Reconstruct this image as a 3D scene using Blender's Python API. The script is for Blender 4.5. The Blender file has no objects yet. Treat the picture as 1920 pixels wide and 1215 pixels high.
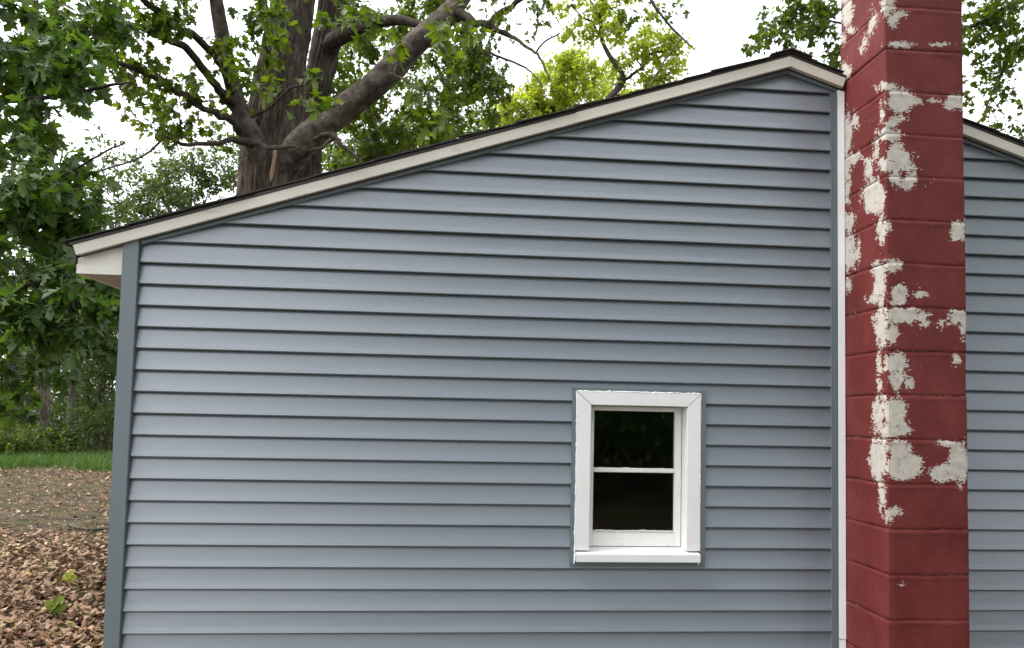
import bpy, bmesh, math, random
import numpy as np
from mathutils import Matrix, Vector

random.seed(7)
RNG = np.random.default_rng(11)
scn = bpy.context.scene
COL = scn.collection

# ------------------------------------------------------------------ camera
F, PCY = 1397.0, 700.0                       # focal length and principal row, in photo pixels (1920 wide)
YAW, PITCH, ROLL = -.0844, .0547, .0211
CAM = np.array([1.4667, -3.65, 1.55])
_cy, _sy, _cp, _sp, _cr, _sr = math.cos(YAW), math.sin(YAW), math.cos(PITCH), math.sin(PITCH), math.cos(ROLL), math.sin(ROLL)
FWD = np.array([-_sy*_cp, _cy*_cp, _sp])
_r = np.array([_cy, _sy, 0.0])
_u = np.cross(_r, FWD)
RGT = _r*_cr + _u*_sr
UPV = -_r*_sr + _u*_cr
cd = bpy.data.cameras.new('camera')
cam = bpy.data.objects.new('camera', cd)
COL.objects.link(cam)
cam.matrix_world = Matrix(((RGT[0], UPV[0], -FWD[0], CAM[0]), (RGT[1], UPV[1], -FWD[1], CAM[1]),
                           (RGT[2], UPV[2], -FWD[2], CAM[2]), (0, 0, 0, 1)))
cd.sensor_width = 36
cd.lens = F/1920*36
cd.shift_y = (PCY-607.5)/1920
cd.clip_end = 2000
scn.camera = cam

# ------------------------------------------------------------------ sky, sun, exposure
SUN_EL, SUN_AZ = math.radians(58), math.radians(266)      # azimuth clockwise from +Y
world = bpy.data.worlds.new('World')
scn.world = world
world.use_nodes = True
wn = world.node_tree
wn.nodes.clear()
wo = wn.nodes.new('ShaderNodeOutputWorld')
bg = wn.nodes.new('ShaderNodeBackground')
sky = wn.nodes.new('ShaderNodeTexSky')
sky.sky_type = 'NISHITA'
sky.sun_disc = False
sky.sun_elevation = SUN_EL
sky.sun_rotation = SUN_AZ
sky.air_density = 1.0
sky.dust_density = 3.0
hs = wn.nodes.new('ShaderNodeHueSaturation')
hs.inputs['Saturation'].default_value = .18
mx = wn.nodes.new('ShaderNodeMix')
mx.data_type = 'RGBA'
mx.inputs[0].default_value = .65
mx.inputs[7].default_value = (8.4, 8.7, 9.1, 1)           # the even white of an overcast sky
bg.inputs['Strength'].default_value = .11
wn.links.new(sky.outputs[0], hs.inputs['Color'])
wn.links.new(hs.outputs[0], mx.inputs[6])
wn.links.new(mx.outputs[2], bg.inputs['Color'])
wn.links.new(bg.outputs[0], wo.inputs[0])
sl = bpy.data.lights.new('sun', 'SUN')
sl.energy = 1.4
sl.angle = math.radians(25)
sl.color = (1, .96, .9)
so = bpy.data.objects.new('sun', sl)
COL.objects.link(so)
sdir = Vector((math.sin(SUN_AZ)*math.cos(SUN_EL), math.cos(SUN_AZ)*math.cos(SUN_EL), math.sin(SUN_EL)))
so.rotation_euler = sdir.to_track_quat('Z', 'Y').to_euler()
so.location = sdir*40
scn.view_settings.view_transform = 'Standard'
scn.view_settings.look = 'None'
scn.view_settings.gamma = 1
scn.view_settings.use_curve_mapping = False
scn.view_settings.exposure = 1.6

# ------------------------------------------------------------------ helpers
def ray(u, v):
    return FWD + (u-960)/F*RGT - (v-PCY)/F*UPV
def at(u, v, d):                              # pixel and depth to a point
    return CAM + ray(u, v)*d
def ground_at(u, v, z=0.0):
    d = ray(u, v)
    return CAM + d*((z-CAM[2])/d[2])
def pix(P):                                   # points to photo pixels
    d = np.asarray(P) - CAM
    c = d@FWD
    return 960+F*(d@RGT)/c, PCY-F*(d@UPV)/c

def tag(o, label=None, cat=None, group=None, kind=None):
    for k, v in (('label', label), ('category', cat), ('group', group), ('kind', kind)):
        if v: o[k] = v
    return o
def empty(name, loc, parent=None):
    o = bpy.data.objects.new(name, None)
    COL.objects.link(o)
    o.empty_display_size = .1
    o.location = loc
    if parent: o.parent = parent
    return o
def link(name, me, mat, parent=None, loc=None):
    o = bpy.data.objects.new(name, me)
    COL.objects.link(o)
    if mat and not me.materials: me.materials.append(mat)
    if loc is not None: o.location = loc
    if parent: o.parent = parent
    return o
def np_mesh(name, V, T, attr=None, smooth=False):      # V (n,3), T (m,k) same-size faces or list of arrays
    me = bpy.data.meshes.new(name)
    Ts = T if isinstance(T, list) else [T]
    Ts = [np.asarray(t, dtype=np.int32) for t in Ts if len(t)]
    V = np.asarray(V, dtype=np.float32)
    me.vertices.add(len(V))
    me.vertices.foreach_set('co', V.ravel())
    loops = np.concatenate([t.ravel() for t in Ts])
    sizes = np.concatenate([np.full(len(t), t.shape[1], np.int32) for t in Ts])
    starts = np.concatenate([[0], np.cumsum(sizes)[:-1]]).astype(np.int32)
    me.loops.add(len(loops))
    me.loops.foreach_set('vertex_index', loops)
    me.polygons.add(len(sizes))
    me.polygons.foreach_set('loop_start', starts)
    if smooth: me.polygons.foreach_set('use_smooth', np.ones(len(sizes), bool))
    me.update(calc_edges=True)
    if attr:
        for k, a in attr.items():
            at_ = me.attributes.new(k, 'FLOAT', 'POINT')
            at_.data.foreach_set('value', np.asarray(a, dtype=np.float32))
    return me
class MB:                                              # collects boxes and prisms into one mesh
    def __init__(s): s.v = []; s.f = []
    def box(s, x0, x1, y0, y1, z0, z1):
        return s.prism([(x0, z0), (x1, z0), (x1, z1), (x0, z1)], y0, y1)
    def prism(s, poly, y0, y1):                        # (x,z) outline extruded along y
        if sum(a[0]*b[1]-b[0]*a[1] for a, b in zip(poly, poly[1:]+poly[:1])) < 0: poly = poly[::-1]
        n, b = len(poly), len(s.v)
        s.v += [(x, y0, z) for x, z in poly] + [(x, y1, z) for x, z in poly]
        s.f.append([b+i for i in range(n)])
        s.f.append([b+n+i for i in reversed(range(n))])
        for i in range(n):
            j = (i+1) % n
            s.f.append([b+j, b+i, b+n+i, b+n+j])
        return s
    def quadprism(s, pts8):                            # 4 + 4 corner points
        b = len(s.v); s.v += [tuple(p) for p in pts8]
        for q in ((0,1,2,3), (7,6,5,4), (1,0,4,5), (2,1,5,6), (3,2,6,7), (0,3,7,4)): s.f.append([b+i for i in q])
        return s
    def add(s, V, Fc):
        b = len(s.v); s.v += [tuple(map(float, p)) for p in V]
        s.f += [[b+int(i) for i in f] for f in Fc]
        return s
    def build(s, name, mat, parent=None, bevel=0, smooth=False, origin=None):
        me = bpy.data.meshes.new(name)
        o3 = np.array(origin) if origin is not None else np.zeros(3)
        me.from_pydata([tuple(np.array(p)-o3) for p in s.v], [], s.f)
        bm = bmesh.new(); bm.from_mesh(me)
        bmesh.ops.recalc_face_normals(bm, faces=bm.faces)
        if bevel:
            bmesh.ops.bevel(bm, geom=bm.edges[:], offset=bevel, segments=2, affect='EDGES', clamp_overlap=True)
        if smooth:
            for f in bm.faces: f.smooth = True
        bm.to_mesh(me); bm.free()
        return link(name, me, mat, parent)

def catmull(P, n):
    P = np.asarray(P, float)
    if len(P) < 3:
        t = np.linspace(0, 1, n*(len(P)-1)+1)[:, None]
        return P[0]*(1-t)+P[-1]*t
    Q = np.vstack([2*P[0]-P[1], P, 2*P[-1]-P[-2]])
    out = []
    for i in range(1, len(Q)-2):
        p0, p1, p2, p3 = Q[i-1:i+3]
        for k in range(n):
            t = k/n
            out.append(.5*((2*p1)+(-p0+p2)*t+(2*p0-5*p1+4*p2-p3)*t*t+(-p0+3*p1-3*p2+p3)*t**3))
    out.append(P[-1])
    return np.array(out)
def tube(P, R, sides=10, rough=0.0, ridges=0, cap=True):
    P = np.asarray(P, float); n = len(P)
    T = np.gradient(P, axis=0); T /= np.linalg.norm(T, axis=1)[:, None]+1e-9
    a = np.array([1., 0, 0]) if abs(T[0][0]) < .8 else np.array([0, 1., 0])
    V = []; ph = RNG.random(4)*6.28
    s_len = np.concatenate([[0], np.cumsum(np.linalg.norm(np.diff(P, axis=0), axis=1))])
    for i in range(n):
        a = a - T[i]*(a@T[i]); a /= np.linalg.norm(a)
        b = np.cross(T[i], a)
        th = np.arange(sides)/sides*2*np.pi
        rr = R[i]*(1 + rough*(np.sin(3*th+ph[0]+s_len[i]*1.3)*.5 + np.sin(5*th+ph[1]-s_len[i]*2.1)*.3 + RNG.normal(0, .35, sides)))
        if ridges: rr = rr*(1+.07*np.sin(ridges*th+np.sin(s_len[i]*3+th*2)*1.5))
        V.append(P[i] + (np.cos(th)*rr)[:, None]*a + (np.sin(th)*rr)[:, None]*b)
    V = np.vstack(V)
    i = np.arange(n-1)[:, None]*sides; j = np.arange(sides)[None]
    q = np.stack([i+j, i+(j+1) % sides, i+sides+(j+1) % sides, i+sides+j], -1).reshape(-1, 4)
    return V, q

# ------------------------------------------------------------------ materials
def mat(name):
    m = bpy.data.materials.new(name); m.use_nodes = True
    return m, m.node_tree, m.node_tree.nodes, m.node_tree.nodes['Principled BSDF']
def lk(nt, a, b): nt.links.new(a, b)
def ramp(ns, stops):
    r = ns.new('ShaderNodeValToRGB'); e = r.color_ramp.elements
    while len(e) < len(stops): e.new(.5)
    for el, (p, c) in zip(e, stops): el.position = p; el.color = (*c, 1)
    return r
def noise(nt, vec, scale, detail=4, rough=.55, sx=(1, 1, 1)):
    ns = nt.nodes
    mp = ns.new('ShaderNodeMapping'); mp.inputs['Scale'].default_value = sx
    t = ns.new('ShaderNodeTexNoise'); t.inputs['Scale'].default_value = scale
    t.inputs['Detail'].default_value = detail; t.inputs['Roughness'].default_value = rough
    lk(nt, vec, mp.inputs['Vector']); lk(nt, mp.outputs[0], t.inputs['Vector'])
    return t.outputs[0]
def geo_pos(nt):
    return nt.nodes.new('ShaderNodeNewGeometry').outputs['Position']
def painted(name, c0, c1, rough, scale=3.0, sx=(1, 1, 1), bump=.05, bscale=60, bsx=(1, 1, 1), dirt=None, spec=.5):
    m, nt, ns, b = mat(name)
    p = geo_pos(nt)
    n = noise(nt, p, scale, 5, .6, sx)
    r = ramp(ns, [(.3, c0), (.7, c1)])
    lk(nt, n, r.inputs[0])
    col = r.outputs[0]
    if dirt:
        dn = noise(nt, p, dirt[1], 6, .65, dirt[3] if len(dirt) > 3 else (1, 1, 1))
        dr = ramp(ns, [(dirt[2], (0, 0, 0)), (dirt[2]+.18, (1, 1, 1))])
        lk(nt, dn, dr.inputs[0])
        mx_ = ns.new('ShaderNodeMix'); mx_.data_type = 'RGBA'
        lk(nt, dr.outputs[0], mx_.inputs[0]); lk(nt, col, mx_.inputs[6]); mx_.inputs[7].default_value = (*dirt[0], 1)
        col = mx_.outputs[2]
    lk(nt, col, b.inputs['Base Color'])
    b.inputs['Roughness'].default_value = rough
    b.inputs['Specular IOR Level'].default_value = spec
    bn = noise(nt, p, bscale, 4, .6, bsx)
    bp = ns.new('ShaderNodeBump'); bp.inputs['Strength'].default_value = bump; bp.inputs['Distance'].default_value = .01
    lk(nt, bn, bp.inputs['Height']); lk(nt, bp.outputs[0], b.inputs['Normal'])
    return m
M = {}
M['siding'] = painted('siding_vinyl', (.134, .161, .193), (.146, .174, .207), .40, 1.6, (.3, 1, 3), .06, 55, (.12, 1, 1.6), None, 1.0)
_nt = M['siding'].node_tree
_bp = _nt.nodes.new('ShaderNodeBump'); _bp.inputs['Strength'].default_value = .35; _bp.inputs['Distance'].default_value = .02
_nt.links.new(noise(_nt, geo_pos(_nt), 1.5, 2, .5, (.8, 1, 3)), _bp.inputs['Height'])
_old = [n for n in _nt.nodes if n.type == 'BUMP' and n is not _bp][0]
_nt.links.new(_bp.outputs[0], _old.inputs['Normal'])
_b = M['siding'].node_tree.nodes['Principled BSDF']
_b.inputs['Coat Weight'].default_value = 1.0
_b.inputs['Coat Roughness'].default_value = .33
M['grey_trim'] = painted('grey_trim', (.118, .148, .164), (.130, .160, .176), .45, 2.5, (1, 1, .3), .04, 50)
M['white'] = painted('white_trim', (.71, .71, .705), (.755, .755, .75), .4, 4, (1, 1, 1), .04, 40, (1, 1, 1), ((.66, .65, .62), 9, .60))
M['sash'] = painted('sash_paint', (.70, .69, .65), (.78, .77, .74), .5, 7, (1, 1, 1), .15, 70, (1, 1, 1), ((.52, .50, .45), 14, .60))
M['cream'] = painted('cream_trim', (.56, .53, .45), (.64, .61, .53), .5, 5, (.4, 1, 1), .08, 45, (1, 1, 1), ((.40, .37, .30), 6, .56, (.5, 1, 1.5)))
M['cream2'] = painted('eave_paint', (.66, .64, .57), (.72, .70, .63), .5, 4, (.3, 1, 2), .08, 45, (.2, 1, 2), ((.5, .47, .40), 8, .62))
M['soffit'] = painted('soffit_paint', (.42, .36, .28), (.5, .43, .34), .6, 6, (1, 1, 1), .1, 40)
M['dark_metal'] = painted('drip_edge', (.022, .014, .012), (.035, .022, .018), .5, 8, (1, 1, 1), .05, 40)
M['shingle'] = painted('asphalt_shingle', (.020, .018, .017), (.055, .050, .046), .95, 40, (1, 1, 1), .8, 300)
M['concrete'] = painted('foundation_concrete', (.25, .24, .22), (.36, .35, .33), .9, 6, (1, 1, 1), .4, 60)
M['caulk'] = painted('caulk', (.84, .84, .83), (.88, .88, .87), .45, 20)
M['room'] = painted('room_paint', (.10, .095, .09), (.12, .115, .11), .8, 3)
M['farwall'] = painted('far_house_paint', (.72, .72, .70), (.8, .8, .78), .6, 1)

def glass_mat():
    m, nt, ns, b = mat('window_glass')
    ns.remove(b)
    out = ns['Material Output']
    tr = ns.new('ShaderNodeBsdfTransparent'); tr.inputs[0].default_value = (.55, .6, .57, 1)
    gl = ns.new('ShaderNodeBsdfGlossy'); gl.inputs['Roughness'].default_value = .03
    gl.inputs[0].default_value = (.9, .92, .9, 1)
    fr = ns.new('ShaderNodeFresnel'); fr.inputs[0].default_value = 1.5
    mxs = ns.new('ShaderNodeMixShader')
    bn = noise(nt, geo_pos(nt), 5, 2)
    bp = ns.new('ShaderNodeBump'); bp.inputs['Strength'].default_value = .05; bp.inputs['Distance'].default_value = .01
    lk(nt, bn, bp.inputs['Height']); lk(nt, bp.outputs[0], gl.inputs['Normal'])
    lk(nt, fr.outputs[0], mxs.inputs[0]); lk(nt, tr.outputs[0], mxs.inputs[1]); lk(nt, gl.outputs[0], mxs.inputs[2])
    lk(nt, mxs.outputs[0], out.inputs[0])
    return m
M['glass'] = glass_mat()

def chimney_mat():
    m, nt, ns, b = mat('peeling_red_paint')
    p = geo_pos(nt)
    a = ns.new('ShaderNodeAttribute'); a.attribute_name = 'peel'
    n1 = noise(nt, p, 26, 6, .68, (1, 1, .8))
    n2 = noise(nt, p, 95, 3, .6, (.6, .6, 1.6))
    def math_(op, x, y):
        k = ns.new('ShaderNodeMath'); k.operation = op
        for i, q in enumerate((x, y)):
            if isinstance(q, (int, float)): k.inputs[i].default_value = q
            else: lk(nt, q, k.inputs[i])
        return k.outputs[0]
    s = math_('MULTIPLY_ADD', n1, 42.0); s.node.inputs[2].default_value = -21.5
    s2 = math_('MULTIPLY_ADD', n2, 34.0); s2.node.inputs[2].default_value = -17.3
    tot = math_('ADD', math_('ADD', a.outputs['Fac'], s), s2)
    sm = ns.new('ShaderNodeMapRange'); sm.inputs['From Min'].default_value = -.5; sm.inputs['From Max'].default_value = .6
    lk(nt, tot, sm.inputs['Value'])
    red = ramp(ns, [(.28, (.088, .0135, .0125)), (.5, (.122, .0200, .018)), (.74, (.158, .032, .030))])
    lk(nt, noise(nt, p, 6, 8, .72, (1, 1, .6)), red.inputs[0])
    pale = ramp(ns, [(.28, (.29, .26, .225)), (.45, (.44, .405, .36)), (.75, (.53, .485, .435))])
    lk(nt, noise(nt, p, 30, 5, .6), pale.inputs[0])
    mx_ = ns.new('ShaderNodeMix'); mx_.data_type = 'RGBA'
    lk(nt, sm.outputs[0], mx_.inputs[0]); lk(nt, red.outputs[0], mx_.inputs[6]); lk(nt, pale.outputs[0], mx_.inputs[7])
    lk(nt, mx_.outputs[2], b.inputs['Base Color'])
    b.inputs['Roughness'].default_value = .62
    b.inputs['Specular IOR Level'].default_value = .25
    h = math_('ADD', math_('MULTIPLY', noise(nt, p, 34, 6, .7), .5), math_('MULTIPLY', sm.outputs[0], -.12))
    bp = ns.new('ShaderNodeBump'); bp.inputs['Strength'].default_value = .45; bp.inputs['Distance'].default_value = .008
    lk(nt, h, bp.inputs['Height']); lk(nt, bp.outputs[0], b.inputs['Normal'])
    return m
M['chimney'] = chimney_mat()

def leaf_mat(name, stops, trans=.5, tint=(1.25, 1.35, .5), rough=.45, spec=.4):
    m, nt, ns, b = mat(name)
    out = ns['Material Output']
    a = ns.new('ShaderNodeAttribute'); a.attribute_name = 'rnd'
    r = ramp(ns, stops); lk(nt, a.outputs['Fac'], r.inputs[0])
    lk(nt, r.outputs[0], b.inputs['Base Color'])
    b.inputs['Roughness'].default_value = rough
    b.inputs['Specular IOR Level'].default_value = spec
    t = ns.new('ShaderNodeBsdfTranslucent')
    mu = ns.new('ShaderNodeMix'); mu.data_type = 'RGBA'; mu.blend_type = 'MULTIPLY'; mu.inputs[0].default_value = 1
    mu.clamp_result = False
    lk(nt, r.outputs[0], mu.inputs[6]); mu.inputs[7].default_value = (*tint, 1)
    lk(nt, mu.outputs[2], t.inputs[0])
    mxs = ns.new('ShaderNodeMixShader'); mxs.inputs[0].default_value = trans
    lk(nt, b.outputs[0], mxs.inputs[1]); lk(nt, t.outputs[0], mxs.inputs[2]); lk(nt, mxs.outputs[0], out.inputs[0])
    return m
M['leaf'] = leaf_mat('maple_leaf', [(0, (.045, .078, .010)), (.5, (.075, .120, .014)), (.9, (.115, .160, .022)), (1, (.15, .14, .03))], .55, (1.45, 1.4, .35))
M['leaf_dark'] = leaf_mat('oak_leaf', [(0, (.040, .080, .020)), (.5, (.062, .115, .026)), (.93, (.095, .145, .030)), (1, (.14, .12, .03))], .5, (1.3, 1.4, .4))
M['leaf_bright'] = leaf_mat('bright_leaf', [(0, (.24, .32, .035)), (.5, (.34, .42, .05)), (1, (.42, .46, .07))], .6, (1.25, 1.2, .5))
M['leaf_wood'] = leaf_mat('understorey_leaf', [(0, (.040, .070, .020)), (.5, (.075, .115, .028)), (1, (.125, .165, .04))], .5, (1.3, 1.3, .5))
M['leaf_mid'] = leaf_mat('mid_leaf', [(0, (.075, .12, .02)), (.5, (.12, .18, .028)), (1, (.18, .23, .04))], .55, (1.3, 1.3, .45))
M['grass'] = leaf_mat('grass_blade', [(0, (.035, .085, .015)), (.5, (.06, .13, .02)), (1, (.12, .17, .04))], .4, (1.1, 1.2, .6))
M['litter'] = leaf_mat('dead_leaf', [(0, (.10, .055, .035)), (.3, (.25, .15, .095)), (.65, (.40, .265, .175)), (.9, (.54, .40, .28)), (1, (.28, .23, .08))], .12, (1, .8, .6), .75, .2)

def bark_mat(name, c0, c1, c2, zs=.25, scale=14):
    m, nt, ns, b = mat(name)
    p = geo_pos(nt)
    n = noise(nt, p, scale, 6, .65, (1, 1, zs))
    n2 = noise(nt, p, 1.7, 4, .6)
    ad = ns.new('ShaderNodeMath'); ad.operation = 'MULTIPLY_ADD'; ad.inputs[1].default_value = .35
    lk(nt, n2, ad.inputs[0])
    sc = ns.new('ShaderNodeMath'); sc.operation = 'MULTIPLY'; sc.inputs[1].default_value = .65
    lk(nt, n, sc.inputs[0]); lk(nt, sc.outputs[0], ad.inputs[2])
    r = ramp(ns, [(.36, c0), (.5, c1), (.66, c2)]); lk(nt, ad.outputs[0], r.inputs[0])
    lk(nt, r.outputs[0], b.inputs['Base Color'])
    b.inputs['Roughness'].default_value = .9
    b.inputs['Specular IOR Level'].default_value = .2
    bp = ns.new('ShaderNodeBump'); bp.inputs['Strength'].default_value = .9; bp.inputs['Distance'].default_value = .05
    lk(nt, n, bp.inputs['Height']); lk(nt, bp.outputs[0], b.inputs['Normal'])
    return m
M['bark'] = bark_mat('maple_bark', (.018, .013, .010), (.070, .054, .042), (.19, .155, .125), .16, 19)
M['bark_limb'] = bark_mat('maple_limb_bark', (.03, .024, .019), (.095, .08, .064), (.19, .165, .135), 1.0, 8)
M['bark_dark'] = bark_mat('dark_bark', (.025, .019, .015), (.06, .047, .038), (.11, .09, .075))
M['bark_grey'] = bark_mat('grey_bark', (.035, .031, .026), (.080, .072, .060), (.14, .128, .108))
M['raw_wood'] = painted('torn_wood', (.20, .125, .08), (.34, .23, .155), .8, 12, (1, 1, .1), .4, 40, (1, 1, .1))

def ground_mat():
    m, nt, ns, b = mat('yard_soil')
    p = geo_pos(nt)
    n1 = noise(nt, p, .8, 6, .6)
    n2 = noise(nt, p, 9, 7, .7)
    soil = ramp(ns, [(.3, (.05, .036, .024)), (.5, (.085, .062, .041)), (.72, (.14, .105, .07))]); lk(nt, n2, soil.inputs[0])
    moss = ramp(ns, [(.3, (.045, .045, .018)), (.7, (.09, .082, .036))]); lk(nt, n2, moss.inputs[0])
    mk = ramp(ns, [(.44, (0, 0, 0)), (.58, (1, 1, 1))]); lk(nt, n1, mk.inputs[0])
    mx0 = ns.new('ShaderNodeMix'); mx0.data_type = 'RGBA'
    lk(nt, mk.outputs[0], mx0.inputs[0]); lk(nt, soil.outputs[0], mx0.inputs[6]); lk(nt, moss.outputs[0], mx0.inputs[7])
    n3 = noise(nt, p, 2.6, 8, .72)
    dk = ramp(ns, [(.38, (.35, .34, .36)), (.52, (.95, .93, .92)), (.68, (1.3, 1.25, 1.2))]); lk(nt, n3, dk.inputs[0])
    mx_ = ns.new('ShaderNodeMix'); mx_.data_type = 'RGBA'; mx_.blend_type = 'MULTIPLY'; mx_.inputs[0].default_value = 1
    lk(nt, mx0.outputs[2], mx_.inputs[6]); lk(nt, dk.outputs[0], mx_.inputs[7])
    lk(nt, mx_.outputs[2], b.inputs['Base Color'])
    b.inputs['Roughness'].default_value = .95; b.inputs['Specular IOR Level'].default_value = .15
    bp = ns.new('ShaderNodeBump'); bp.inputs['Strength'].default_value = .8; bp.inputs['Distance'].default_value = .03
    lk(nt, noise(nt, p, 40, 6, .7), bp.inputs['Height']); lk(nt, bp.outputs[0], b.inputs['Normal'])
    return m
M['ground'] = ground_mat()

# ------------------------------------------------------------------ ground
def gz(x, y):                                         # gentle unevenness, zero near the house
    w = np.clip((np.hypot(np.maximum(np.maximum(-x, x-6.5), 0), np.maximum(np.maximum(-y, y-6.5), 0))-.2)/3, 0, 1)
    return w*(.035*np.sin(x*.9+1.3)*np.cos(y*.7) + .018*np.sin(x*2.3+y*1.7))
gx = np.concatenate([[-400, -150, -60], np.linspace(-24, 20, 133), [60, 150, 400]])
gy = np.concatenate([[-400, -150, -60], np.linspace(-22, 34, 169), [60, 150, 400]])
X, Y = np.meshgrid(gx, gy)
V = np.stack([X.ravel(), Y.ravel(), gz(X, Y).ravel()], -1)
nx = len(gx)
i = np.arange(len(gy)-1)[:, None]*nx + np.arange(nx-1)[None]
q = np.stack([i, i+1, i+nx+1, i+nx], -1).reshape(-1, 4)
tag(link('ground', np_mesh('ground', V, q, smooth=True), M['ground']), 'bare brown yard soil with thin mossy patches', 'ground', kind='structure')

# ------------------------------------------------------------------ house
E_ = .1016                                            # siding course
ZL0 = 2.33
XL, XP, XR_ = -.075, 0.0, 6.405                       # corner post outside, siding start, far corner
RID = 3.165
SL = .3226
def rake(x): return 3.355 - SL*abs(x-RID)             # underside of the rake boards
CX0, CX1, CYF = 3.466, 3.851, -.404                   # chimney
JX0, JX1 = 3.397, 3.429
HD = 6.5
house = empty('house', (3.165, 3.25, 0))
tag(house, 'blue-grey clapboard-sided house with low gable roof and red block chimney', 'house')
HO = (3.165, 3.25, 0)

def clip(poly, a, b, c):                              # keep a*x + b*z <= c
    out = []
    for p, q_ in zip(poly, poly[1:]+poly[:1]):
        dp, dq = a*p[0]+b*p[1]-c, a*q_[0]+b*q_[1]-c
        if dp <= 0: out.append(p)
        if dp*dq < 0:
            t = dp/(dp-dq); out.append((p[0]+t*(q_[0]-p[0]), p[1]+t*(q_[1]-p[1])))
    return out
def under_rake(poly, drop):
    poly = clip(poly, -SL, 1, 3.355-SL*RID-drop)
    return clip(poly, SL, 1, 3.355+SL*RID-drop) if poly else poly
def prof(zb, z):                                      # face of a course: rounded butt, sloping face, cove under the course above
    return np.interp(z-zb, [0, .005, .032, E_-.013, E_+.013], [-.0245, -.0280, -.0215, -.0110, -.0010])
def siding_board(x0, x1, zb, zt=None, jitter=0.0, z_start=None):
    zt = zt or zb+E_+.012
    mb = MB(); ok = False
    cuts = [c for c in (zb, zb+.005, zb+.032, zb+E_-.013, zb+E_+.012) if c < zt-.001]+[zt]
    if z_start: cuts = [z_start]+[c for c in cuts if c > z_start+.001]
    for za, zc in zip(cuts, cuts[1:]):
        poly = under_rake([(x0, za), (x1, za), (x1, zc), (x0, zc)], .004)
        if len(poly) < 3: continue
        ok = True
        n, b = len(poly), len(mb.v)
        mb.v += [(x, float(prof(zb, z))+jitter, z) for x, z in poly] + [(x, -.0005, z+(.016 if z < zb+.001 else (.014 if z < zb+.006 else 0))) for x, z in poly]
        mb.f.append([b+k for k in range(n)]); mb.f.append([b+n+k for k in reversed(range(n))])
        for k in range(n):
            j = (k+1) % n; mb.f.append([b+j, b+k, b+n+k, b+n+j])
    if ok: mb.build('siding_board', M['siding'], house, origin=HO)
# window J-channel outside limits
WJ = (2.073, 2.746, .817, 1.688)
for k in range(-10, 22):
    zb = ZL0-k*E_; zt = zb+E_+.012
    jit = RNG.normal(0, .0008)
    runs = [(XP-.001, JX0+.006), (CX1+.004, XR_)]
    if k > -9 or True:
        for a, b in runs:
            if b > 4 or zt < WJ[2] or zb > WJ[3]:
                siding_board(a, b, zb, None, jit)
            else:
                siding_board(a, WJ[0]+.006, zb, None, jit); siding_board(WJ[1]-.006, b, zb, None, jit)
                if zb < WJ[2] - .01: siding_board(WJ[0]+.006, WJ[1]-.006, zb, WJ[2]+.006, jit)
                if zt > WJ[3]+.02: # the strip above the window
                    siding_board(WJ[0]+.006, WJ[1]-.006, zb, None, jit, WJ[3]-.006)
# side wall courses (left side, seen from a step aside)
for k in range(2, 22):
    zb = ZL0-k*E_
    if zb > 2.13: continue
    mb = MB(); zt = zb+E_+.012
    mb.quadprism([(-.072, .04, zb), (-.072, HD, zb), (-.0585, HD, zt), (-.0585, .04, zt), (-.056, .04, zb), (-.056, HD, zb), (-.056, HD, zt), (-.056, .04, zt)])
    mb.build('siding_board', M['siding'], house, origin=HO)
# sheathing, side and back walls
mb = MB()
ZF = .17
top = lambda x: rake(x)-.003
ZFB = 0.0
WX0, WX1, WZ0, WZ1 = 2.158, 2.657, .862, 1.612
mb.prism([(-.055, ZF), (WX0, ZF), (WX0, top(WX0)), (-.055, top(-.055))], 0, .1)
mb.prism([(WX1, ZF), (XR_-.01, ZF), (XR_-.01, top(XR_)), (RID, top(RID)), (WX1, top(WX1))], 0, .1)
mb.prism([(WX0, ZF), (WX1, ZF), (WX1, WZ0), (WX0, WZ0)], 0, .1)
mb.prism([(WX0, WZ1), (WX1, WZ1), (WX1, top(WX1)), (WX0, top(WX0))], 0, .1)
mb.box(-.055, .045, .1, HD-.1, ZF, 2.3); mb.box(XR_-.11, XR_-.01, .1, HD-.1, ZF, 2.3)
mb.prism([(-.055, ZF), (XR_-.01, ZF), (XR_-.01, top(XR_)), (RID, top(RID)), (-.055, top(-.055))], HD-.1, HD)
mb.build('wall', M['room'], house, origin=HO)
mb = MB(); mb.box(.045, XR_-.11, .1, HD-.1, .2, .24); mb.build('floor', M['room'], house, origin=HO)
mb = MB()
for a in ((-.05, XR_-.015, .004, .2), (-.05, XR_-.015, HD-.2, HD-.004), (-.05, .15, .2, HD-.2), (XR_-.215, XR_-.015, .2, HD-.2)): mb.box(a[0], a[1], a[2], a[3], -.3, ZF-.002)
mb.build('foundation', M['concrete'], house, origin=HO)
# corner post
mb = MB()
mb.prism([(XL, .16), (XP-.003, .16), (XP-.003, rake(XP)-.001), (XL, rake(XL)-.001)], -.044, .0)
mb.box(XL-.001, XL+.017, .0005, .055, .16, 2.166)
mb.build('corner_post', M['grey_trim'], house, .0015, origin=HO)
# J-channels: below the rakes and beside the chimney
def rake_strip(x0, x1, d0, d1, y0, y1, name, m, bev=0):
    mb = MB()
    mb.prism([(x0, rake(x0)+d0), (x1, rake(x1)+d0), (x1, rake(x1)+d1), (x0, rake(x0)+d1)], y0, y1)
    return mb.build(name, m, house, bev, origin=HO)
for a, b in ((XP, RID), (RID+.0005, JX1-.001), (CX1+.003, XR_)): rake_strip(a, b, -.021, -.002, -.032, -.0005, 'j_channel', M['grey_trim'], .0012)
mb = MB(); mb.box(JX0, JX1-.001, -.033, -.0005, .16, rake(JX1)-.022); mb.build('j_channel', M['grey_trim'], house, .0015, origin=HO)
mb = MB(); mb.box(JX0+.014, JX1-.0005, -.039, -.0335, .16, rake(JX1)-.024); mb.build('j_channel', M['grey_trim'], house, .0015, origin=HO)
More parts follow.
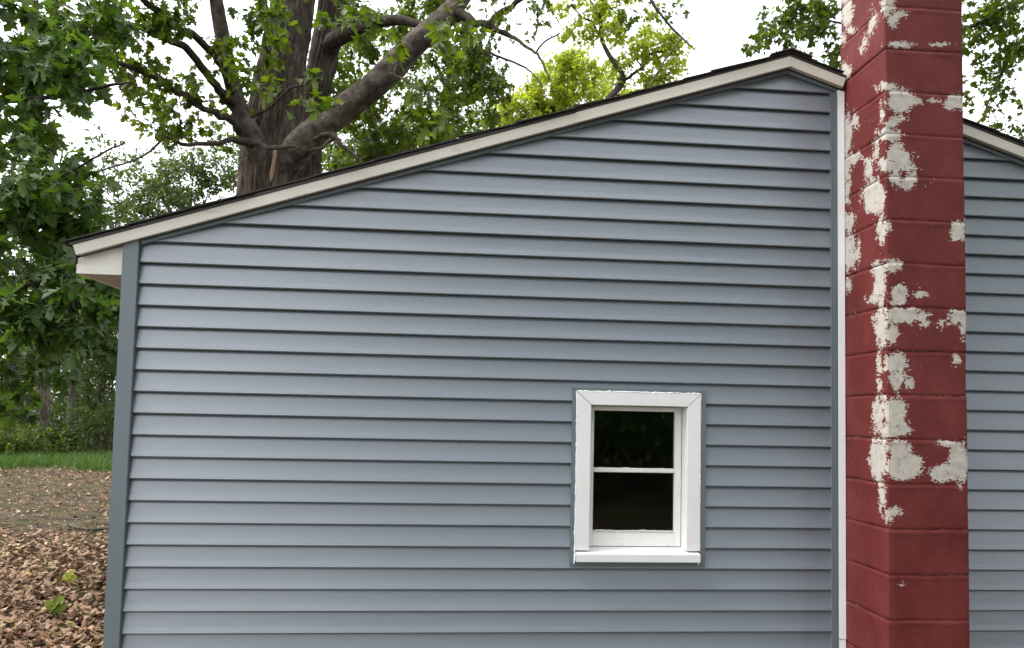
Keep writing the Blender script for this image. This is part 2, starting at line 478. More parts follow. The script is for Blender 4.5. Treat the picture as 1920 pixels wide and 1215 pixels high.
# white board against the chimney, two lengths with a seam low down
for z0, z1, y in ((.468, rake(3.45)-.004, -.046), (.16, .467, -.0435)):
    mb = MB(); x0, x1 = JX1+.0005, CX0-.003
    mb.quadprism([(x0, y+.006, z0+.004), (x1, y, z0), (x1, y, z1-.010 if z1 > 2 else z1), (x0, y+.006, z1), (x0, -.0005, z0+.004), (x1, -.0005, z0), (x1, -.0005, z1-.010 if z1 > 2 else z1), (x0, -.0005, z1)])
    mb.build('trim_board', M['white'], house, .001, origin=HO)
# rake boards
RT = .053
def rake_board(x0, x1, y0, y1, d0=0, d1=RT, lean0=0.0, lean1=0.0):
    mb = MB()
    mb.prism([(x0, rake(x0)+d0), (x1, rake(x1)+d0), (x1+lean1, rake(x1+lean1)+d1), (x0+lean0, rake(x0+lean0)+d1)], y0, y1)
    return mb.build('rake_board', M['cream'], house, .0012, origin=HO)
rake_board(-.274, 2.075, -.062, -.040, 0, RT, -.018)
rake_board(2.06, RID, -.0665, -.0625, .012, RT)
rake_board(2.055, RID, -.071, -.0625, -.002, .0115, -.004)
rake_board(2.0755, RID, -.0615, -.040, .001, RT)
rake_board(RID+.001, CX0-.02, -.064, -.040, 0, RT, 0, .016)
rake_board(CX1+.004, 6.68, -.064, -.040, 0, RT)
# rake underside
for a, b in ((-.27, RID), (RID+.001, CX0-.004), (CX1+.004, 6.6)): rake_strip(a, b, .0015, .012, -.0395, -.0003, 'rake_soffit', M['grey_trim'])
# eave box on the left
mb = MB(); mb.prism([(-.287, 2.2115), (XL-.001, 2.2115), (XL-.001, rake(XL)-.001), (-.287, rake(-.287)-.001)], -.018, -.002); mb.build('eave_return', M['cream2'], house, .001, origin=HO)
mb = MB(); mb.prism([(-.288, 2.166), (XL-.001, 2.166), (XL-.001, 2.211), (-.288, 2.211)], -.0225, -.002); mb.build('eave_return', M['cream2'], house, .0012, origin=HO)
mb = MB(); mb.box(-.27, XL-.0015, -.0015, HD, 2.169, 2.177); mb.build('soffit', M['soffit'], house, origin=HO)
mb = MB(); mb.box(-.288, -.2705, -.0015, HD, 2.1665, 2.245); mb.build('fascia', M['cream2'], house, origin=HO)
mb = MB(); mb.box(-.302, -.2885, -.03, HD, 2.215, 2.285); mb.build('drip_edge', M['dark_metal'], house, origin=HO)
# right eave, out of the frame
mb = MB(); mb.box(XR_+.001, 6.62, -.018, HD, 2.166, 2.2); mb.build('soffit', M['soffit'], house, origin=HO)
# roof deck and shingle courses
mb = MB()
D0, D1 = RT+.001, RT+.014
mb.prism([(-.305, rake(-.305)+D0), (RID, rake(RID)+D0), (6.66, rake(6.66)+D0), (6.66, rake(6.66)+D1), (RID, rake(RID)+D1), (-.305, rake(-.305)+D1)], -.066, HD+.07)
roof = mb.build('roof', M['dark_metal'], house, origin=HO)
def shingle_run(sign, ybreak):
    L = 3.49
    n = 25
    for k in range(n):
        s0 = L-.14*k+.012; s1 = max(s0-.30, .0)
        if s0 < .03: break
        j0, j1 = RNG.normal(0, .005), RNG.normal(0, .004)
        lift = RNG.choice([0, 0, 0, .003, .008])*RNG.random()
        x0, x1 = RID+sign*s0, RID+sign*s1
        z0, z1 = rake(x0)+D1+.0075+lift, rake(x1)+D1+.002
        spans = [(-.076+j0, HD+.08)]
        if sign > 0 and min(x0, x1) < CX1 and max(x0, x1) > CX0: spans = [(.002, HD+.08)]
        for ya, yb in spans:
            mb = MB()
            P = [(x0, ya, z0), (x1, ya, z1), (x1, ya, z1+.005), (x0, ya, z0+.006)]
            mb.quadprism(P + [(x, yb, z) for x, _, z in P])
            mb.build('shingle_course', M['shingle'], roof, origin=(0, 0, 0)).location = (0, 0, 0)
shingle_run(-1, 0); shingle_run(1, 0)
for o in [c for c in COL.objects if c.name.startswith('shingle_course')]:
    o.matrix_parent_inverse = Matrix.Translation(Vector(HO)*-1)
roof_children_fix = True
# ridge caps
for k in range(26):
    y0 = -.085+k*.26; mb = MB(); h = rake(RID)+D1+.009; y1 = y0+.30
    a = .11
    for sgn in (-1, 1):
        P = [(RID, y0, h+.006), (RID+sgn*a, y0, h+.006-a*SL), (RID+sgn*a, y0, h-a*SL+.012), (RID, y0, h+.014)]
        mb.quadprism(P+[(x, y1, z-.006) for x, _, z in P])
    o = mb.build('ridge_cap', M['shingle'], roof); o.matrix_parent_inverse = Matrix.Translation(Vector(HO)*-1)

# ---- window
def hb(*a): return MB().box(*a)
sash = MB()
GX0, GX1, GZ0, GZ1 = 2.197, 2.611, .981, 1.578
SY0, SY1 = .040, .075
sash.box(2.1705, GX0, SY0, SY1, .905, 1.6005); sash.box(GX1, 2.6450, SY0, SY1, .905, 1.6005)
sash.box(GX0, GX1, SY0+.001, SY1, .905, GZ0); sash.box(GX0, GX1, SY0+.001, SY1, GZ1, 1.6005)
win = sash.build('window', M['sash'], house, .0015, origin=HO)
win['label'] = 'small two-pane window with white casing set in the siding'
def wpart(mb, name, m, bev=.0015):
    o = mb.build(name, m, win, bev, origin=HO); return o
# casing, mitred at the head
CO = (2.097, 2.717, 1.668); CI = (2.166, 2.649, 1.604)
wpart(MB().prism([(CO[0], CO[2]), (CO[1], CO[2]), (CI[1], CI[2]), (CI[0], CI[2])], -.041, -.001), 'casing', M['white'], .0025)
wpart(MB().prism([(CO[0], .897), (CI[0], .897), (CI[0], CI[2]-.0008), (CO[0], CO[2]-.0014)], -.040, -.001), 'casing', M['white'], .0025)
wpart(MB().prism([(CO[1], .897), (CI[1], .897), (CI[1], CI[2]-.0008), (CO[1], CO[2]-.0014)], -.0405, -.001), 'casing', M['white'], .0025)
# sill: sloping top, square nose
mb = MB()
mb.quadprism([(2.099, -.062, .845), (2.714, -.062, .845), (2.714, -.062, .884), (2.099, -.062, .884),
              (2.099, -.001, .851), (2.714, -.001, .851), (2.714, -.001, .894), (2.099, -.001, .894)])
wpart(mb, 'sill', M['white'], .002)
mb = MB()
mb.quadprism([(2.1665, -.0008, .868), (2.6485, -.0008, .868), (2.6485, -.0008, .8945), (2.1665, -.0008, .8945),
              (2.1665, .07, .868), (2.6485, .07, .868), (2.6485, .07, .905), (2.1665, .07, .905)])
wpart(mb, 'sill', M['white'], 0)
wpart(hb(2.1585, 2.1675, -.0008, .098, .8955, 1.611), 'jamb', M['sash'], .0005)
wpart(hb(2.6480, 2.6565, -.0008, .098, .8955, 1.611), 'jamb', M['white'], .0005)
wpart(hb(2.1680, 2.6475, -.0008, .098, 1.6025, 1.611), 'jamb', M['sash'], .0005)
wpart(hb(GX0+.0005, GX1-.0005, SY0-.004, SY1-.01, 1.271, 1.292), 'muntin', M['sash'], .003)
wpart(hb(GX0+.001, GX1-.001, .056, .059, 1.2925, GZ1-.001), 'pane', M['glass'], 0)
wpart(hb(GX0+.001, GX1-.001, .056, .059, GZ0+.001, 1.2705), 'pane', M['glass'], 0)
# grey channel round the casing
JY0, JY1 = -.033, -.0012
for nm, P in (('h', [(WJ[0], WJ[3]), (WJ[1], WJ[3]), (CO[1]+.001, CO[2]+.001), (CO[0]-.001, CO[2]+.001)]),
              ('l', [(WJ[0], WJ[2]), (CO[0]-.001, .844), (CO[0]-.001, CO[2]), (WJ[0], WJ[3]-.001)]),
              ('r', [(WJ[1], WJ[2]), (CO[1]+.001, .844), (CO[1]+.001, CO[2]), (WJ[1], WJ[3]-.001)]),
              ('b', [(WJ[0]+.001, WJ[2]), (WJ[1]-.001, WJ[2]), (CO[1]+.001, .8435), (CO[0]-.001, .8435)])):
    wpart(MB().prism(P, JY0, JY1), 'j_channel', M['grey_trim'], .0012)
def bead(pts, r, name='caulk_bead', m=None):
    P = catmull(pts, 8); P = P + RNG.normal(0, r*.25, P.shape)
    R = r*(1+RNG.normal(0, .35, len(P)).clip(-.6, 1.2))
    Vv, q_ = tube(P, R, 6)
    mb = MB(); mb.add(Vv, q_); wpart(mb, name, m or M['caulk'], 0)
bead([(CO[0]-.001, -.038, CO[2]+.002)]+[(x, -.038, CO[2]+.003) for x in np.linspace(2.2, 2.65, 6)]+[(CO[1], -.038, CO[2]+.002)], .0032)
bead([(CO[0]-.002, -.037, z) for z in np.linspace(CO[2]+.003, .85, 8)], .0027)
bead([(CO[1]+.001, -.037, z) for z in np.linspace(CO[2]+.002, .89, 8)], .0016)
bead([(2.096, -.058, .882), (2.095, -.056, .862), (2.092, -.045, .842), (2.090, -.045, .838)], .0035)
bead([(2.713, -.05, .847), (2.711, -.047, .840), (2.705, -.046, .833)], .0022)
for z, w in ((GZ0+.001, 1.0), (1.292, .7)): bead([(x, .039, z+RNG.normal(0, .0015)) for x in np.linspace(GX0+.004, GX1-.004, 14)], .0024*w, 'putty', M['sash'])
mb = MB(); mb.box(GX0+.002, GX1-.002, .0385, .0400, GZ0-.0062, GZ0-.0040); wpart(mb, 'putty_gap', M['soffit'], 0)
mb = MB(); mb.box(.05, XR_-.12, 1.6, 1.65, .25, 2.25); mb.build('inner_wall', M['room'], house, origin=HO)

# ---- chimney: one block to a course, front and left faces gridded to carry the peeling-paint mask
PEEL = [  # photo pixels: centre, half size
 (1588,20,10,30),(1581,70,3,10),(1637,40,6,13),(1632,60,3,4),(1622,78,3,7),(1619,92,3,3),(1593,57,8,4),(1587,132,6,13),
 (1666,12,11,20),(1680,27,13,7),(1673,37,7,8),(1685,83,22,5),(1765,83,10,2),(1662,163,12,6),(1687,188,24,21),(1790,192,16,13),
 (1747,189,10,3),(1720,192,8,3),(1673,230,9,9),(1688,223,10,5),(1670,253,22,12),(1677,283,12,20),(1692,300,14,16),(1667,310,20,11),
 (1700,315,11,5),(1680,335,10,12),(1705,340,12,14),(1589,253,7,37),(1603,227,5,10),(1597,297,14,10),(1588,330,6,25),(1643,280,5,16),
 (1628,317,7,20),(1638,370,20,30),(1655,213,3,13),(1588,363,5,20),(1591,415,10,17),(1593,472,11,34),(1609,476,3,16),(1589,532,5,12),
 (1652,431,8,21),(1662,428,4,8),(1798,431,13,16),(1672,499,16,9),(1648,509,12,16),(1650,538,10,20),(1642,561,14,8),(1686,550,14,13),
 (1721,553,9,3),(1681,568,11,3),(1653,611,11,34),(1690,591,30,13),(1672,627,11,13),(1640,596,6,4),(1729,594,9,8),(1737,607,7,4),
 (1765,607,6,5),(1797,594,17,13),(1806,614,6,18),(1681,680,21,17),(1681,713,14,16),(1648,696,4,32),(1701,718,7,7),(1792,675,5,7),
 (1653,747,7,6),(1648,775,10,25),(1678,769,20,22),(1678,792,15,10),(1673,807,30,9),(1657,822,4,10),(1646,861,15,37),(1683,841,20,14),
 (1693,875,34,26),(1799,868,17,37),(1779,887,36,15),(1772,832,15,4),(1654,930,6,20),(1675,960,11,8),(1669,971,5,6),(1692,1096,3,2)]
PEEL = np.array(PEEL, float)
SPECK = np.array([(1715,300,30,14),(1790,305,14,12),(1740,345,45,20),(1640,220,18,40),(1720,545,25,30),(1735,615,40,40),(1600,585,20,14),(1730,690,30,40),(1700,780,25,30),(1780,660,30,20),(1720,850,25,30),(1600,850,20,20),(1690,995,30,3),(1740,994,25,3),(1640,990,15,3),(1670,1075,14,6),(1600,905,20,5)], float)
def peel_value(Pw):
    u, v = pix(Pw)
    best = np.full(len(u), -40.0)
    for cx, cy, rx, ry in PEEL:
        qd = np.sqrt(((u-cx)/rx)**2+((v-cy)/ry)**2)
        s = min(rx, ry)
        best = np.maximum(best, np.where(qd < 1, (1-qd)*s*1.3, (1-qd)*math.sqrt(rx*ry)*.9) + 2.5)
    best = np.maximum(best, -26)
    for cx, cy, rx, ry in SPECK:
        qd = ((u-cx)/rx)**2+((v-cy)/ry)**2
        best = np.maximum(best, -7.0-qd*6)
    return np.clip(best, -26, 16)
chim = empty('chimney', (0, 0, 0), house)
chim.matrix_parent_inverse = Matrix.Translation(Vector(HO)*-1)
chim['label'] = 'red painted concrete-block chimney with paint peeling to off-white'
ZB0 = 1.55+.7799-.8571                                # a bed joint height
BH = .2032
def face_grid(a, b, bz, tz, to3d, nz_, inward, seed):
    """front-like face: a..b along the face, bed joints eased inward"""
    s = np.linspace(a, b, max(2, int(round(abs(b-a)/.011))))
    t = np.unique(np.concatenate([[0, .003, .006, .010, .015], np.linspace(.022, BH-.023, 14), [BH-.016, BH-.011, BH-.007, BH-.003, BH-.001]]))
    S, T_ = np.meshgrid(s, t)
    de = np.minimum(T_, BH-.001-T_)
    wav = .5+.5*np.sin(S*31+seed*2.3)*np.sin(S*13+seed*5.1)
    dep = .0055*(.75+.25*math.sin(seed*3.7))*(.35+.85*wav)*np.exp(-(de/.0055)**2) + .0007*np.sin(S*15+seed)*np.sin(T_*22+seed*2) + RNG.normal(0, .00022, S.shape)
    dep = dep - .0022*np.exp(-((T_-(BH-.017+.002*np.sin(S*23+seed)))/.005)**2)*(.4+.6*np.sin(S*19+seed*1.3)**2)
    edge = np.minimum(np.abs(S-a), np.abs(S-b)); dep = dep + .004*np.exp(-(edge/.006)**2)
    P = to3d(S, bz+T_+.0012*np.sin(S*9+seed), dep)
    idx = np.arange(len(t)-1)[:, None]*len(s)+np.arange(len(s)-1)[None]
    return P.reshape(-1, 3), np.stack([idx, idx+1, idx+len(s)+1, idx+len(s)], -1).reshape(-1, 4)
for c in range(-6, 20):
    bz = ZB0 + (c-0)*BH - 2*BH*0
    tz = bz+BH-.001
    if tz < .02 or bz > 4.35: continue
    sd = c*1.7+3
    ox, oy = RNG.normal(0, .0012), RNG.normal(0, .0016)
    x0, x1, yf, ybk = CX0+ox, CX1+ox*.5, CYF+oy, .0-.0015
    Va, qa = face_grid(x0, x1, bz, tz, lambda S, Z, d: np.stack([S, yf+d, Z], -1), 1, 1, sd)
    Vb, qb = face_grid(ybk, yf, bz, tz, lambda S, Z, d: np.stack([x0+d, S, Z], -1), 1, 1, sd+.7)
    if bz > 3.2: ybk = .0
    # right, back, top, bottom as plain quads
    e = .004
    B = np.array([(x1-.001, yf+e, bz), (x1-.001, ybk, bz), (x1-.001, ybk, tz), (x1-.001, yf+e, tz),
                  (x0+e, ybk, bz), (x0+e, ybk, tz), (x0+e, yf+e, bz), (x0+e, yf+e, tz)])
    na, nb = len(Va), len(Vb)
    Q = np.vstack([qa, qb[:, ::1]+na, np.array([(0, 1, 2, 3), (1, 4, 5, 2), (3, 2, 5, 7), (0, 6, 4, 1)])+na+nb])
    V = np.vstack([Va, Vb, B])
    pv = np.concatenate([peel_value(Va), peel_value(Vb), np.full(8, -22.0)])
    me = np_mesh('concrete_block', V, Q, {'peel': pv}, smooth=False)
    bm = bmesh.new(); bm.from_mesh(me); bmesh.ops.recalc_face_normals(bm, faces=bm.faces)
    for f in bm.faces: f.smooth = len(bm.faces) > 20 and f.calc_area() < .002
    bm.to_mesh(me); bm.free()
    link('concrete_block', me, M['chimney'], chim)
mb = MB(); mb.box(CX0+.0075, CX1-.0075, CYF+.0085, -.004, -.2, 4.3); mb.build('mortar', M['chimney'], chim)
mb = MB(); mb.box(CX0-.03, CX1+.03, CYF-.03, .03, 4.48, 4.55); mb.build('chimney_cap', M['concrete'], chim, .008)

# ------------------------------------------------------------------ foliage
def tmpl(half, fold=.10, droop=.12):
    """leaf blade split along its midrib; half = right-hand outline (x, y) from base to tip"""
    n = len(half)
    R_ = [(x, y, fold*x-droop*y*y) for x, y in half]
    L_ = [(-x, y, fold*x-droop*y*y) for x, y in half[1:-1]]
    V_ = np.array(R_+L_)
    tris = [(0, k, k+1) for k in range(1, n-1)]
    l = [0]+[n+k for k in range(n-2)]+[n-1]
    tris += [(l[0], l[k+1], l[k]) for k in range(1, n-1)]
    return V_, np.array(tris)
LOBED = tmpl([(0, 0), (.36, -.02), (.18, .2), (.60, .40), (.19, .47), (.27, .70), (0, 1)], .14, .18)
MID = tmpl([(0, 0), (.33, .12), (.46, .42), (.17, .55), (0, 1)], .15, .15)
DIA = tmpl([(0, 0), (.34, .42), (0, 1)], .2, .1)
OAK = tmpl([(0, 0), (.12, .16), (.3, .26), (.16, .36), (.42, .52), (.2, .62), (.3, .80), (0, 1)], .1, .2)
def norm(a): return a/(np.linalg.norm(a, axis=-1, keepdims=True)+1e-9)
def leaf_frames(p, axis, upn):
    n = norm(upn - axis*np.sum(upn*axis, -1, keepdims=True))
    return norm(np.cross(axis, n)), axis, n
def leaves_mesh(name, p, axis, upn, size, template, rnd, org, curl=None):
    s, a, n = leaf_frames(p, axis, upn)
    T, tr = template
    c = np.ones(len(p)) if curl is None else curl
    V = p[:, None]-org + size[:, None, None]*(T[None, :, 0, None]*s[:, None]+T[None, :, 1, None]*a[:, None]+(T[None, :, 2]*c[:, None])[..., None]*n[:, None])
    k = len(T)
    Fc = (tr[None]+np.arange(len(p))[:, None, None]*k).reshape(-1, 3)
    return np_mesh(name, V.reshape(-1, 3), Fc, {'rnd': np.repeat(rnd, k)})
def sphere_pts(n, hollow=.35):
    d = norm(RNG.normal(size=(n, 3)))
    return d*((hollow+(1-hollow)*RNG.random(n))**(1/2.2))[:, None]
def scatter(blobs, nodes, leaf_n=7, twig=.38):
    """blobs: (centre, radii axes 3x3, twigs, leaf size). returns twig segments and leaf placements"""
    tb, te, lp, la, lu, ls, lr = [], [], [], [], [], [], []
    for c, ax, n, size in blobs:
        n = int(n)
        tip = c + sphere_pts(n)@ax
        # cluster the twigs a little so that sky shows between sprays
        if n > 12:
            k = max(4, n//6)
            seeds = tip[:k]
            near = seeds[RNG.integers(0, k, n)]
            tip = near + (tip-near)*(.28*RNG.random((n, 1)))+RNG.normal(0, .10, (n, 3))
        d = tip[:, None]-nodes[None] if len(nodes) < 400 else tip[:, None]-nodes[RNG.integers(0, len(nodes), 400)][None]
        nn = np.argmin((d**2).sum(-1), 1)
        out = norm(d[np.arange(n), nn])
        out = norm(out*.8+RNG.normal(0, .5, (n, 3))+np.array([0, 0, -.15]))
        L = twig*(.6+.8*RNG.random(n))
        base = tip-out*L[:, None]
        tb.append(base); te.append(tip)
        m = leaf_n
        t = RNG.random((n, m))**.6
        P = base[:, None]+(tip-base)[:, None]*t[..., None]
        A = norm(out[:, None]*.55+RNG.normal(0, .6, (n, m, 3))+np.array([0, 0, -.45]))
        P = P + A*.05*RNG.random((n, m, 1))
        U = np.array([0, 0, 1.])+RNG.normal(0, .55, (n, m, 3))
        lp.append(P.reshape(-1, 3)); la.append(A.reshape(-1, 3)); lu.append(U.reshape(-1, 3))
        ls.append(size*(.6+.55*RNG.random(n*m)))
        base_r = np.repeat(RNG.random(n), m)
        lr.append(np.clip(base_r*.6+RNG.random(n*m)*.4, 0, 1))
    c_ = np.concatenate
    return c_(tb), c_(te), c_(lp), c_(la), c_(lu), c_(ls), c_(lr)
def twig_mesh(name, a, b, r, org):
    n = len(a); d = norm(b-a)
    s = norm(np.cross(d, np.array([.3, .2, 1.0]))); t = np.cross(d, s)
    V = []
    for k in range(3):
        o = math.cos(k*2.094)*s+math.sin(k*2.094)*t
        V.append(a+o*r-org)
    for k in range(3):
        o = math.cos(k*2.094)*s+math.sin(k*2.094)*t
        V.append(b+o*r*.4-org)
    V = np.stack(V, 1).reshape(-1, 3)
    q_ = np.array([(0, 1, 4, 3), (1, 2, 5, 4), (2, 0, 3, 5)])
    return np_mesh(name, V, (q_[None]+np.arange(n)[:, None, None]*6).reshape(-1, 4))
def limb_world(spec):                                  # (u, v, depth, width_px)
    P = np.array([at(u, v, d) for u, v, d, w in spec])
    R_ = np.array([w*d/F/2 for u, v, d, w in spec])
    return P, R_
def pblob(u, v, ru, rv, d, rd, n, size):
    s = d/F
    ax = np.array([RGT*ru*s, UPV*rv*s, FWD*rd])
    return (at(u, v, d), ax, n, size)
def wblob(x, y, z, rx, ry, rz, n, size):
    return (np.array([x, y, z], float), np.diag([rx, ry, rz]).astype(float), n, size)
def make_tree(name, label, base, trunk, limbs, blobs, leafm, barkm, template=MID, group=None, cat='tree', leaf_n=7, twig=.38, twig_r=.004, ridges=0, branchlets=2, trunk_sides=20, singles=0):
    base = np.array(base, float)
    t = empty(name, base); tag(t, label, cat, group)
    nodes = []
    first = True
    for grp, nm in ((trunk, 'trunk'), (limbs, 'limb')):
        for P, R_ in grp:
            big = R_.max() > .12
            nsub = 7 if big else 4
            Q = catmull(np.hstack([P, R_[:, None]]), nsub)
            PP, RR = Q[:, :3], np.maximum(Q[:, 3], .003)
            if big: pass
            else: PP = PP + np.concatenate([[np.zeros(3)], RNG.normal(0, 1, (len(PP)-1, 3))])*np.minimum(RR, .05)[:, None]*.35
            Vv, q_ = tube(PP, RR, trunk_sides if nm == 'trunk' else (14 if big else 7), .05 if big else .06, ridges if big else 0)
            me = np_mesh(nm, Vv-base, q_, smooth=True)
            link(nm, me, barkm if (nm == 'trunk' or barkm is not M['bark']) else M['bark_limb' if R_.max() > .19 else 'bark_dark'], t)  # thin maple limbs: silhouette shade against the sky put into a darker bark colour
            nodes.append(PP)
    nodes = np.vstack(nodes)
    if blobs:
        tb, te, lp, la, lu, ls, lr = scatter(blobs, nodes, leaf_n, twig)
        # branchlets from the nearest limb out to the sprays
        bs, be = [], []
        for c, ax, n, size in blobs:
            for _ in range(branchlets):
                tgt = c + (sphere_pts(1)@ax)[0]*.85
                nd = nodes[np.argmin(((nodes-tgt)**2).sum(-1))]
                if np.linalg.norm(tgt-nd) > 1.5: continue
                mid = (tgt+nd)/2 + RNG.normal(0, .12, 3)*np.linalg.norm(tgt-nd)*.5+np.array([0, 0, .08])*np.linalg.norm(tgt-nd)
                c4 = catmull([nd, mid, tgt], 4)
                bs.append(c4[:-1]); be.append(c4[1:])
        A = np.vstack(bs+[tb]); B = np.vstack(be+[te])
        rr = np.concatenate([np.full(sum(len(x) for x in bs), twig_r*2.2), np.full(len(tb), twig_r)])[:, None]
        o = link('twigs', twig_mesh('twigs', A, B, rr, base), barkm, t); o['kind'] = 'stuff'
        if singles:                                    # the leaves that show largest are parts of their own
            uu, vv = pix(lp); dep = (lp-CAM)@FWD
            sc_ = np.where((uu > 0) & (uu < 1920) & (vv > 0) & (vv < 1215), ls/dep, 0)
            pick = np.argsort(-sc_)[:singles]
            vm = []
            for k in range(6):
                me = np_mesh('leaf', template[0], template[1], {'rnd': np.full(len(template[0]), .1+.15*k)}); me.materials.append(leafm); vm.append(me)
            S_, A_, N_ = leaf_frames(lp, la, lu)
            for q_ in pick:
                o = bpy.data.objects.new('leaf', vm[int(min(5, lr[q_]*6))]); COL.objects.link(o); o.parent = t
                z_ = ls[q_]; p_ = lp[q_]-base
                o.matrix_basis = Matrix(((S_[q_][0]*z_, A_[q_][0]*z_, N_[q_][0]*z_, p_[0]), (S_[q_][1]*z_, A_[q_][1]*z_, N_[q_][1]*z_, p_[1]), (S_[q_][2]*z_, A_[q_][2]*z_, N_[q_][2]*z_, p_[2]), (0, 0, 0, 1)))
            kp = np.ones(len(lp), bool); kp[pick] = False
            lp, la, lu, ls, lr = lp[kp], la[kp], lu[kp], ls[kp], lr[kp]
        o = link('crown', leaves_mesh('crown', lp, la, lu, ls, template, lr, base), leafm, t); o['kind'] = 'stuff'
    return t

# --- the big maple behind the house
TD = 13.0
def L(*a): return limb_world(a)
tb_ = at(505, 350, TD); tb_g = np.array([tb_[0]-.1, tb_[1]+.1, 0])
trunkP = [tb_g+np.array([0, 0, -.2]), tb_g+np.array([0, 0, .5]), tb_g+np.array([0, 0, 2.2])]
trunkR = [.95, .72, .62]
P1, R1 = L((506, 350, TD, 112), (508, 290, TD, 104), (516, 220, TD, 94), (526, 140, TD, 84), (538, 70, TD, 78), (550, 0, TD, 74), (566, -140, TD, 68), (600, -330, TD+.4, 48), (640, -560, TD+.8, 26), (660, -760, TD+1, 10))
main = (np.vstack([trunkP, P1]), np.concatenate([trunkR, R1]))
P2, R2 = L((572, 330, TD+.9, 54), (586, 210, TD+.9, 48), (606, 110, TD+.9, 50), (626, 0, TD+1, 52), (650, -160, TD+1.3, 46), (700, -360, TD+1.8, 28), (740, -560, TD+2, 10))
P2 = np.vstack([tb_g+np.array([.25, .35, -.2]), tb_g+np.array([.32, .5, 1.2]), tb_g+np.array([.45, .7, 3.0]), P2]); R2 = np.concatenate([[.5, .4, .32], R2])
limbs = [
 L((520, 330, TD-.1, 54), (560, 275, TD-.35, 56), (612, 232, TD-.5, 50), (664, 190, TD-.6, 48), (722, 140, TD-.7, 47), (772, 88, TD-.8, 44), (812, 55, TD-.9, 42), (856, 8, TD-1, 34), (910, -70, TD-1.2, 28), (1000, -190, TD-1.6, 18), (1090, -300, TD-2, 7)),
 L((606, 112, TD+.95, 34), (622, 82, TD+.7, 32), (645, 66, TD+.35, 29), (672, 54, TD, 26), (706, 43, TD-.1, 20), (750, 38, TD-.3, 18), (800, 48, TD-.5, 14), (880, 40, TD-.9, 10), (960, 70, TD-1.3, 6)),
 L((500, 320, TD-.2, 54), (478, 268, TD-.45, 44), (452, 215, TD-.6, 33), (436, 160, TD-.7, 29), (424, 100, TD-.9, 27), (412, 40, TD-1, 25), (402, -20, TD-1.2, 23), (380, -150, TD-1.8, 17), (350, -300, TD-2.4, 8)),
 L((470, 262, TD-.5, 24), (432, 228, TD-.9, 15), (396, 210, TD-1.3, 12), (350, 180, TD-1.8, 12), (300, 150, TD-2.4, 11), (250, 128, TD-2.9, 10), (200, 105, TD-3.4, 8), (150, 88, TD-3.9, 6), (90, 70, TD-4.4, 4)),
 L((446, 205, TD-.6, 22), (415, 170, TD-1, 17), (380, 125, TD-1.5, 15), (340, 85, TD-2, 14), (290, 62, TD-2.6, 13), (235, 45, TD-3.2, 10), (180, 32, TD-3.8, 6), (110, 26, TD-4.3, 4)),
 L((440, 180, TD-.7, 16), (410, 110, TD-1.3, 15), (370, 72, TD-1.9, 14), (330, 48, TD-2.5, 14), (290, 18, TD-3, 13), (240, -30, TD-3.6, 10), (160, -110, TD-4.3, 6)),
 L((476, 270, TD-.55, 20), (440, 264, TD-1, 11), (400, 269, TD-1.5, 9), (340, 268, TD-2, 7), (312, 258, TD-2.3, 5), (268, 292, TD-2.8, 4), (190, 320, TD-3.5, 3), (110, 345, TD-4.2, 3)),
 L((515, 170, TD-.5, 18), (505, 110, TD-.7, 15), (502, 60, TD-.9, 13), (496, 15, TD-1, 12), (490, -60, TD-1.2, 8)),
 L((856, 20, TD-1, 20), (886, 38, TD-1.2, 14), (916, 47, TD-1.4, 11), (955, 68, TD-1.7, 8), (990, 90, TD-2, 6), (1012, 108, TD-2.2, 5), (1030, 150, TD-2.4, 3)),
 L((912, 48, TD-1.4, 13), (932, 30, TD-1.5, 12), (960, 12, TD-1.6, 10), (1000, -20, TD-1.8, 8), (1060, -70, TD-2.1, 5)),
 L((860, 70, TD-1, 10), (915, 98, TD-1.4, 5), (975, 122, TD-1.8, 4), (1000, 140, TD-2, 3), (1018, 164, TD-2.1, 2)),
 L((1003, 100, TD-2.1, 4), (1020, 80, TD-2.2, 3.4), (1050, 62, TD-2.4, 3)),
 L((478, 268, TD-1.2, 10), (520, 278, TD-1.6, 9), (545, 274, TD-1.8, 7), (562, 278, TD-1.9, 4)),
 L((590, 262, TD-.7, 9), (618, 252, TD-1, 10), (632, 262, TD-1.2, 8), (655, 284, TD-1.4, 7), (674, 300, TD-1.5, 6), (676, 318, TD-1.5, 5)),
 L((625, 260, TD-1.1, 7), (605, 276, TD-1.3, 6), (576, 283, TD-1.5, 4)),
 L((470, 220, TD-1.0, 5), (510, 198, TD-1.4, 5), (545, 166, TD-1.8, 5), (588, 153, TD-2, 3)),
 L((730, 138, TD-1, 5), (770, 155, TD-1.3, 4), (805, 180, TD-1.6, 4), (835, 222, TD-1.8, 3), (857, 266, TD-1.9, 2)),
 L((700, 250, TD+2, 14), (712, 285, TD+2, 13), (716, 330, TD+2, 12)),
]
